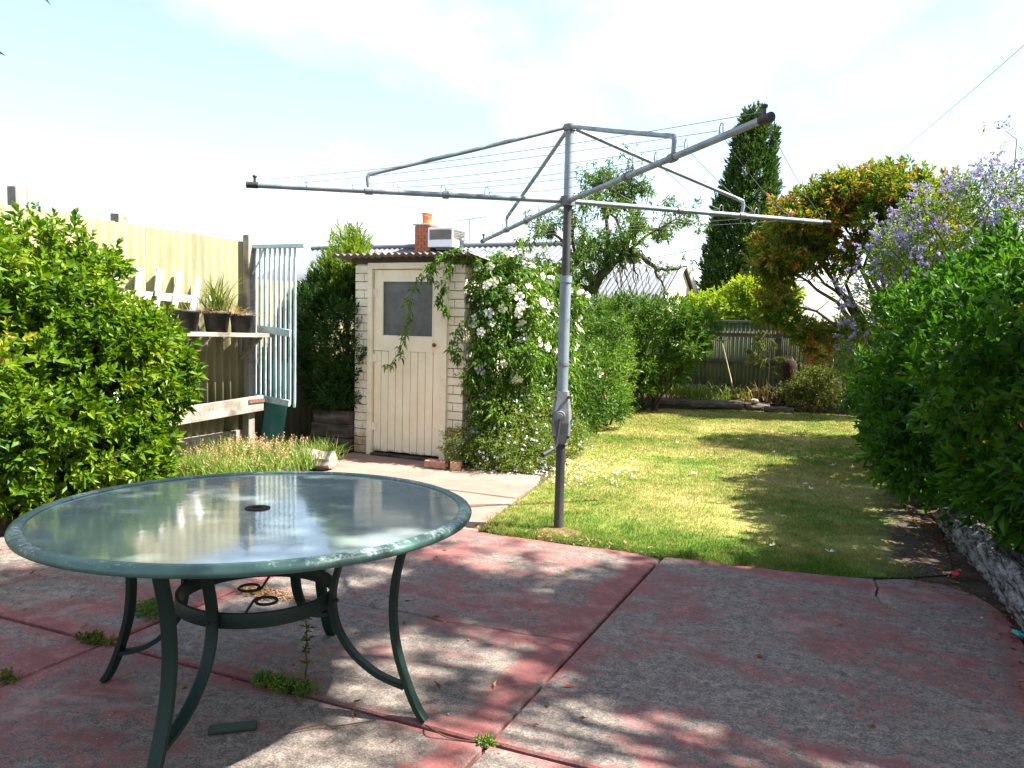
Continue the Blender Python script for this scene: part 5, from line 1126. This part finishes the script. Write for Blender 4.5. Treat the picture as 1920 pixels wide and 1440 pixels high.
foliage('crown', le + lumps(le, 22, (0.14, 0.26), 0.8), 1700, 8, 0.16, 0.105, 0.05, 'lime', lt, up=0.4, jit=0.6, zmin=0.8, depth=(0.5, 1.08), spread=(75, 25))
m = MB(); limb(m, (-3.0, 18.25, -0.05), (-2.95, 18.2, 1.7), 0.06, 0.03)
for k in range(7): limb(m, (-2.97, 18.2, 0.9), (-2.9 + random.uniform(-0.8, 0.8), 18.2 + random.uniform(-0.3, 0.3), random.uniform(1.5, 2.1)), 0.025, 0.008)
m.build('trunk', 'bark', lt)
for i, (x, y, z, r, lb) in enumerate(((-37.5, 55, 4.7, 1.35, 'rounded grey green tree far behind the chimney, left of the pair'), (-34.9, 55.6, 5.4, 1.15, 'taller grey green tree far behind the chimney'), (-32.8, 56.5, 5.1, 1.1, 'small grey green tree far off, partly hidden by the chimney'))):
    t = plant('far_tree', lb, 'tree', (x, y, 0), 'far trees behind the neighbouring roof'); e = [(x, y, z - 0.6, r * 1.25, r, r * 0.8), (x + r * 0.6, y, z - 1.3, r, r, r * 0.7), (x - r * 0.7, y, z - 1.4, r, r, r * 0.7)]
    foliage('crown', e + lumps(e, 14, (0.35, 0.6), 1), 700, 6, 0.4, 0.42, 0.16, 'gum', t, up=0.3, jit=0.6, zmin=1, depth=(0.4, 1.05), detail=False)
    m = MB(); limb(m, (x, y, -0.05), (x, y, z - 0.8), 0.25, 0.12); m.build('trunk', 'bark', t)
# red-tipped tree in the back corner: a hollow dome of leaves over bare branches
ph_ = plant('red_tipped_tree', 'spreading tree with orange red tipped leaves in the back right corner', 'tree', (-0.1, 14.3, 0))
m = MB(); tips = []
limb(m, (0.10, 14.35, -0.05), (0.05, 14.3, 1.1), 0.10, 0.08, wob=0.01, sides=8)
dome = []
for k in range(17):
    a = -0.15 + 3.4 * k / 16 + random.uniform(-0.1, 0.1); rx = 1.42 if cos(a) < 0 else 1.15
    e = Vector((-0.25 + rx * cos(a), 14.2 + random.uniform(-0.5, 0.5), 2.25 + 1.50 * sin(a))); pts_ = limb(m, (0.05, 14.3, random.uniform(0.9, 1.3)), e, 0.042, 0.010, sag=0.1, wob=0.03, n=7); dome.append(e)
    for q in pts_[4:]:
        for _ in range(2):
            b = q + Vector((random.uniform(-0.35, 0.35), random.uniform(-0.3, 0.3), random.uniform(0.0, 0.4))); limb(m, q, b, 0.010, 0.004, n=3, sides=4); tips.append(b)
m.build('trunk', 'twig', ph_)
de = [(e.x, e.y, e.z, random.uniform(0.32, 0.48), random.uniform(0.3, 0.45), random.uniform(0.26, 0.40)) for e in dome]
for k in range(14):
    a = 0.5 + 2.4 * k / 13; de.append((-0.2 + 1.0 * cos(a), 14.2 + random.uniform(-0.4, 0.4), 2.35 + 1.12 * sin(a), 0.32, 0.32, 0.24))
for x, y, z, r in ((-1.5, 14.1, 2.6, 0.32), (-1.62, 14.1, 2.25, 0.3), (-1.55, 14.0, 1.9, 0.3), (-1.35, 14.0, 1.55, 0.28), (-1.0, 13.9, 1.35, 0.3), (-0.7, 13.9, 1.2, 0.26), (-0.85, 13.9, 0.98, 0.2), (-0.35, 13.9, 1.45, 0.3), (-0.6, 14.2, 3.6, 0.35), (-0.1, 14.2, 3.75, 0.35), (0.35, 14.2, 3.5, 0.4), (0.75, 14.3, 3.35, 0.4), (0.5, 14.2, 3.0, 0.4), (-1.1, 14.2, 3.2, 0.35), (0.9, 14.2, 2.8, 0.4), (-1.75, 14.0, 1.62, 0.22), (0.9, 14.3, 3.7, 0.25)): de.append((x, y, z, r, r, r * 0.75))
for k in range(30):
    a = random.uniform(0.1, 3.0); q = random.uniform(0.25, 1.0); r = random.uniform(0.14, 0.30); de.append((-0.25 + 1.35 * q * cos(a), 14.1 + random.uniform(-0.6, 0.4), 2.25 + 1.55 * q * sin(a), r, r, r * 0.7))
foliage('crown', de, 6200, 9, 0.12, 0.105, 0.040, 'photinia', ph_, up=0.5, jit=0.55, zmin=0.75, depth=(0.35, 1.12), spread=(70, 20), inside=0.2)
tpa = np.array([t[:] for t in tips]); B, D, Nn = shoots(tpa, RNG.normal(size=tpa.shape) + np.array([0, 0, 0.8]), 6, 0.1, (70, 20)); leaves('inner_leaves', B, D, Nn, 0.075, 0.028, 'photinia', ph_)
# purple flowering shrub
du = plant('flowering_shrub', 'tall arching shrub covered in violet flower sprays behind the right hedge', 'shrub', (1.0, 11, 0))
m = MB(); dtp = []; ends = []
for k in range(60):
    a = Vector((1.15 + random.uniform(-0.3, 0.3), 11 + random.uniform(-0.4, 0.4), 0.0)); an_ = random.uniform(0, 2 * pi); R_ = random.uniform(0.5, 1.5); h_ = random.uniform(1.7, 3.0)
    b = a + Vector((cos(an_) * R_ - 0.05, sin(an_) * R_ * 0.9, h_)); pts_ = limb(m, a, b, 0.018, 0.005, sag=0.35, wob=0.02, n=8, sides=5)
    for q in pts_[4:]: dtp.append(q)
    ends.append(b)
for b in ((1.22, 11, 3.78), (1.15, 10.9, 3.5), (1.05, 11, 3.25), (1.45, 11, 3.4), (-0.42, 11, 1.75), (-0.38, 10.9, 1.5), (-0.30, 10.9, 1.25), (-0.15, 10.9, 2.2), (-0.45, 11, 2.05), (-0.30, 10.8, 0.85)):
    b = Vector(b); pts_ = limb(m, (1.0, 11, 0.6), b, 0.016, 0.004, sag=0.35, n=8, sides=5); ends.append(b); dtp += pts_[4:]
build_stems(m, 'twig', du)
dee = [(1.05, 11, 1.8, 1.05, 1.1, 1.2), (0.40, 10.9, 1.75, 0.75, 0.8, 0.9), (1.55, 10.9, 2.4, 0.75, 0.9, 0.85), (0.75, 10.9, 2.55, 0.65, 0.7, 0.62), (0.15, 10.9, 1.0, 0.5, 0.6, 0.6), (1.2, 10.9, 2.95, 0.5, 0.6, 0.4)]
foliage('foliage', dee + lumps(dee, 45, (0.14, 0.28), 0.4), 4400, 8, 0.12, 0.052, 0.022, 'duranta', du, up=0.3, jit=0.7, zmin=0.3, depth=(0.4, 1.1), spread=(78, 25), inside=0.5)
tpa = np.repeat(np.array([t[:] for t in dtp]), 2, 0); tpa = tpa + RNG.normal(size=tpa.shape) * 0.09; B, D, Nn = shoots(tpa, RNG.normal(size=tpa.shape) + np.array([0, 0, 0.3]), 7, 0.12, (78, 25)); leaves('outer_leaves', B, D, Nn, 0.05 * RNG.uniform(0.6, 1.2, len(B)), 0.021, 'duranta', du)
P, A = ell_points(dee, 1050, (0.98, 1.18), 1.0, 0.9); pr_ = np.clip((P[:, 2] - 1.0) / 1.6, 0.12, 1); P = P[RNG.uniform(0, 1, len(P)) < pr_]
P = np.concatenate([P, np.repeat(np.array([e[:] for e in ends]), 2, 0) + RNG.normal(size=(2 * len(ends), 3)) * 0.06])
sp_ = []
for p in P:
    dr = unit((RNG.normal(size=(1, 3)) * 0.6 + np.array([[0, -0.2, -0.35]])))[0]
    for q in range(8): sp_.append(p + dr * 0.017 * q + RNG.normal(size=3) * 0.008)
sp_ = np.array(sp_); B, D, Nn = shoots(sp_, RNG.normal(size=sp_.shape), 4, 0.006, (80, 70)); leaves('blossoms', B, D, Nn, 0.024, 0.019, 'purple', du, fold=0.03, detail=False)['kind'] = 'stuff'
# right hedge
rh = plant('hedge_shrub', 'tall dark green leafy hedge filling the right side of the yard', 'shrub', (1.1, 7.2, 0))
re_ = [(1.05, 7.4, 0.95, 0.95, 1.5, 1.10), (1.15, 6.0, 1.0, 0.75, 1.1, 1.05), (1.5, 4.9, 0.95, 0.75, 1.1, 1.1), (0.75, 8.6, 0.75, 0.8, 1.0, 0.85), (0.75, 7.2, 0.65, 0.75, 1.1, 0.62), (1.6, 6.8, 1.5, 0.8, 1.6, 0.75), (0.42, 9.3, 0.55, 0.5, 0.6, 0.5), (0.80, 7.9, 1.35, 0.62, 0.9, 0.72), (2.2, 3.9, 1.0, 0.9, 1.3, 1.25)]
rl_ = lumps(re_, 60, (0.16, 0.34), 0.3)
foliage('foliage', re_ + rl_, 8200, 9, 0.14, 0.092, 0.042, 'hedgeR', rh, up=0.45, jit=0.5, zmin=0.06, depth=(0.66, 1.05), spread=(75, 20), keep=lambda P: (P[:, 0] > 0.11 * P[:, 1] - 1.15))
m = MB()
for k in range(20):
    a = Vector((1.2 + random.uniform(-0.3, 0.5), random.uniform(4.5, 8.8), -0.03)); limb(m, a, a + Vector((random.uniform(-0.6, 0.4), random.uniform(-0.5, 0.5), random.uniform(0.9, 1.6))), 0.03, 0.010, n=5)
build_stems(m, 'twig', rh)
# grass behind the silver log
rg = np.concatenate([tuft_pts((random.uniform(0.80, 1.3), random.uniform(4.2, 6.2), -0.02), 26, 0.14, 0.14) for _ in range(32)]); rg = rg[rg[:, 0] > 0.83]
g2 = blades('long_grass', rg, RNG.uniform(0.10, 0.28, len(rg)), 0.007, 'longgrass', None, 0.5, 0.5); tag(g2, 'long dark grass growing behind the silver log', 'grass', kind='stuff')
# leaf litter
def litter(name, cx, cy, sx, sy, n, mat, label, z=0.0, lim=None):
    p = np.zeros((n, 3)); p[:, 0] = RNG.normal(cx, sx, n); p[:, 1] = RNG.normal(cy, sy, n)
    if lim is not None: p = p[lim(p)]
    p[:, 2] = z + RNG.uniform(0.0, 0.012, len(p)); d = RNG.normal(size=(len(p), 3)); d[:, 2] *= 0.18
    o = leaves(name, p, d, np.tile([0, 0, 1.0], (len(p), 1)) + RNG.normal(size=(len(p), 3)) * 0.25, RNG.uniform(0.025, 0.055, len(p)), RNG.uniform(0.012, 0.024, len(p)), mat, droop=0.0, fold=0.2); return tag(o, label, 'leaf litter', kind='stuff')
litter('leaf_litter', 0.42, 6.3, 0.16, 0.9, 420, 'dry', 'orange brown dead leaves along the right hedge', -0.014, lambda p: (p[:, 0] > 0.1) & (p[:, 0] < 0.62) & (p[:, 1] > 4.95))
litter('leaf_litter', 0.74, 4.4, 0.07, 0.5, 130, 'dry', 'dead leaves gathered between patio and silver log', 0.0, lambda p: p[:, 0] < 0.80)
litter('leaf_litter', -4.9, 3.7, 0.22, 0.7, 300, 'dry', 'brown dead leaves at the foot of the left hedge', 0.006, lambda p: p[:, 0] < -4.35)
litter('leaf_litter', -1.9, 4.93, 0.4, 0.04, 150, 'straw', 'dry straw and leaf bits along the patio edge', -0.004, lambda p: p[:, 1] > 4.86)
litter('leaf_litter', -2.4, 2.9, 2.0, 1.4, 110, 'dry', 'few brown leaf fragments scattered over the patio', 0.004, lambda p: (p[:, 0] > -4.8) & (p[:, 0] < 0.6) & (p[:, 1] < 4.7) & (p[:, 1] > 0.5))
gr_ = np.stack([RNG.uniform(-4.8, 0.6, 1500), RNG.uniform(1.2, 4.75, 1500), np.full(1500, 0.004)], 1); dd_ = RNG.normal(size=(1500, 3)); dd_[:, 2] = np.abs(dd_[:, 2]) * 0.5
tag(leaves('grit', gr_, dd_, np.tile([0, 0, 1.0], (1500, 1)), RNG.uniform(0.003, 0.011, 1500), RNG.uniform(0.003, 0.008, 1500), 'straw', droop=0), 'tiny grit and crumbs scattered over the concrete', 'grit', kind='stuff')
# weeds in the joints
def weed(name, label, c, n, rx, ry, rz, L, mat='weed'):
    t = plant(name, label, 'weed', c); e = [(c[0], c[1], c[2], rx, ry, rz), (c[0] - rx * 0.6, c[1], c[2], rx * 0.7, ry, rz * 0.6)]
    foliage('foliage', e, n, 6, 0.03, L, L * 0.5, mat, t, up=0.8, jit=0.6, zmin=c[2] + 0.002, depth=(0.2, 1.05), spread=(80, 25), inside=0.0); return t
weed('weed', 'mossy green weed mat in the joint beneath the table', (-2.0, 2.385, 0.0), 260, 0.15, 0.045, 0.045, 0.016)
weed('weed', 'bright green weed tuft on the joint behind the table', (-3.05, 2.72, 0.0), 230, 0.15, 0.09, 0.055, 0.018)
weed('weed', 'little weed sprouting where the patio joints cross', (-1.14, 2.38, -0.005), 60, 0.030, 0.022, 0.030, 0.014)
weed('weed', 'dry tan weed patch beyond the table on the concrete', (-2.75, 3.15, 0.0), 150, 0.20, 0.05, 0.03, 0.016, 'straw')
weed('weed', 'brown trailing weed on the joint left of the table', (-3.02, 2.36, 0.0), 90, 0.10, 0.035, 0.025, 0.020, 'olive')
weed('weed', 'small green weed on the joint at the lower left', (-3.02, 1.95, 0.0), 50, 0.05, 0.03, 0.025, 0.018, 'olive')
tw = plant('weed', 'tall single stemmed weed standing in the joint under the table', 'weed', (-1.93, 2.40, 0))
m = MB(); pts_ = limb(m, (-1.93, 2.40, -0.02), (-1.935, 2.40, 0.34), 0.004, 0.002, wob=0.012, n=8, sides=5); m.build('stem', 'twig', tw)
wb = np.array([p[:] for p in pts_[1:]]); wb = np.repeat(wb, 2, 0); B, D, Nn = shoots(wb, np.tile([0, 0, 1.0], (len(wb), 1)) + RNG.normal(size=wb.shape) * 0.3, 3, 0.02, (75, 50)); leaves('foliage', B, D, Nn, 0.035 * RNG.uniform(0.5, 1.2, len(B)), 0.018, 'olive', tw)
m = MB(); m.tube(spline([(-1.38, 2.37, 0.012), (-1.33, 2.33, 0.03), (-1.27, 2.34, 0.008), (-1.18, 2.36, 0.006)], 6), 0.0028, 5); tag(m.build('dry_runner', 'twig', None, 0, (-1.3, 2.34, 0)), 'thin dry runner curling from the right table foot along the joint', 'twig')
m = MB(); m.tube(spline([(-1.78, 2.12, 0.008), (-1.70, 2.20, 0.02), (-1.66, 2.22, 0.012), (-1.56, 2.33, 0.008)], 6), 0.0025, 5); tag(m.build('dry_runner', 'twig', None, 0, (-1.7, 2.2, 0)), 'thin bent twig lying near the front table leg', 'twig')
m = MB(); m.box((0.685, 4.41, 0.012), (0.012, 0.065, 0.012), Matrix.Rotation(0.35, 3, 'Z')); m.box((0.700, 4.41, 0.012), (0.010, 0.065, 0.012), Matrix.Rotation(0.42, 3, 'Z')); m.box((0.692, 4.405, 0.018), (0.026, 0.008, 0.008), Matrix.Rotation(0.38, 3, 'Z')); tag(m.build('clothes_peg', 'peg', None, 0.002, (0.69, 4.41, 0.0)), 'turquoise plastic clothes peg beside the silver log', 'peg')
m = MB()
for k in range(6):
    a = k * pi / 3; m.ico((0.50 + 0.014 * cos(a), 5.33 + 0.014 * sin(a), 0.012), (0.015, 0.012, 0.012), lump=0.1)
tag(m.build('fallen_flower', 'redpetal', None, 0, (0.5, 5.33, 0)), 'single crimson flower head fallen on the soil near the patio corner', 'flower')
# overhead wires
def cable(a, b, sag, r, label):
    a = Vector(a); b = Vector(b); pts_ = [a.lerp(b, t / 24) - Vector((0, 0, sag * 4 * t / 24 * (1 - t / 24))) for t in range(25)]
    m = MB(); m.tube(pts_, r, 5); tag(m.build('overhead_wire', 'wire', None, 0, pts_[0]), label, 'wire')
cable((3.4, 8.0, 6.2), (-4.7, 60, 9.5), 0.6, 0.007, 'thin overhead wire slanting over the right trees')
cable((-8.0, 25, 3.3), (2.0, 21.5, 5.2), 0.25, 0.012, 'thin overhead wire running behind the conifer')
#@@SHADE
# ================================================================== TREES BESIDE AND BEHIND THE VIEWPOINT (their shade falls on the patio)
st = plant('shade_tree', 'broad leafy tree standing right of the patio, casting dappled shade', 'tree', (3.4, 3.4, 0))
m = MB(); tips = []
limb(m, (3.5, 3.6, -0.05), (3.2, 3.4, 3.2), 0.16, 0.11, wob=0.01, sides=8)
clus = []
for k in range(56):
    e = Vector((random.uniform(-0.3, 5.2), random.uniform(0.9, 5.4), random.uniform(4.1, 5.6))); limb(m, (3.2, 3.4, random.uniform(2.8, 3.2)), e, 0.03, 0.01, sag=0.12, n=6); clus.append(e)
for gx_, gy_ in ((-0.35, 4.3), (-0.65, 4.5), (-0.1, 4.0), (-0.9, 4.2), (-0.5, 3.7), (0.1, 4.6), (-1.0, 3.6), (0.3, 3.4), (-0.2, 3.3)):  # clusters added out of view to shade these spots of the patio
    z_ = random.uniform(4.4, 5.2); e = Vector((gx_ + 0.7205 * z_, gy_ + 0.2203 * z_, z_)); limb(m, (3.2, 3.4, random.uniform(2.8, 3.2)), e, 0.03, 0.01, sag=0.12, n=6); clus.append(e)
m.build('trunk', 'bark', st)
se = [(e.x, e.y, e.z, random.uniform(0.40, 0.68), random.uniform(0.40, 0.68), random.uniform(0.25, 0.4)) for e in clus]
def thin_(P):  # unseen crown shaped with gaps so sun lands on chosen patio spots
    gx_ = P[:, 0] - 0.7205 * P[:, 2]; gy_ = P[:, 1] - 0.2203 * P[:, 2]; k = np.ones(len(P))
    for x, y, rx, ry, q in ((-1.50, 2.80, 0.62, 0.68, 0.07), (-0.60, 2.40, 0.85, 0.52, 0.0), (-1.3, 2.1, 0.6, 0.3, 0.15), (-1.9, 4.40, 0.6, 0.45, 0.15), (-2.9, 3.6, 0.6, 0.5, 0.2), (0.35, 2.1, 0.5, 0.3, 0.25)):
        d_ = ((gx_ - x) / rx) ** 2 + ((gy_ - y) / ry) ** 2; k = np.minimum(k, np.clip(q + np.clip(d_ - 0.6, 0, 1) * 1.2, 0, 1))
    v_ = (P - np.array([0, 0, 1.45])) @ np.array(cam.matrix_world.to_3x3()); vis_ = (v_[:, 2] < 0) & (np.abs(v_[:, 0]) < 0.70 * -v_[:, 2]) & (np.abs(v_[:, 1]) < 0.54 * -v_[:, 2])
    return (RNG.uniform(0, 1, len(P)) < k) & ~vis_
foliage('crown', se, 7800, 8, 0.16, 0.13, 0.06, 'shade', st, up=0.2, jit=0.7, zmin=3.4, depth=(0.2, 1.15), spread=(80, 30), inside=0.0, keep=thin_)
ov = plant('small_tree', 'small tree at the left edge, only leaf tips of its branches showing', 'tree', (-3.4, 0.55, 0))
m = MB(); limb(m, (-3.4, 0.5, -0.05), (-3.3, 0.6, 2.2), 0.045, 0.03, wob=0.01)
bp = []
for e in ((-2.02, 1.36, 2.335), (-2.15, 1.29, 2.17), (-2.13, 1.26, 1.76), (-2.5, 1.0, 2.6), (-2.6, 0.3, 2.4), (-3.4, 0.2, 2.7), (-3.0, 1.2, 2.7)):
    pts_ = limb(m, (-3.3, 0.6, 1.6 + random.uniform(0, 0.5)), e, 0.012, 0.003, n=6, sides=5, wob=0.02); bp += [q[:] for q in pts_[3:]]
m.build('trunk', 'twig', ov)
bp = np.array(bp); bp = bp[bp[:, 0] < -2.45]; B, D, Nn = shoots(bp, np.tile([0.7, 0.2, -0.3], (len(bp), 1)) + RNG.normal(size=bp.shape) * 0.3, 4, 0.10, (45, 25)); leaves('foliage', B, D, Nn, 0.085, 0.026, 'shade', ov, droop=0.3)
lb_ = np.array([(-2.02, 1.36, 2.335), (-2.15, 1.29, 2.17), (-2.13, 1.26, 1.76)]); le_ = np.array([(-1.923, 1.398, 2.206), (-2.018, 1.343, 2.077), (-2.005, 1.314, 1.694)])
leaves('leaf_tip', lb_, le_ - lb_, np.tile([-0.67, -0.6, 0.3], (3, 1)), np.linalg.norm(le_ - lb_, axis=1), 0.035, 'shade', ov, droop=0.0)['kind'] = 'stuff'
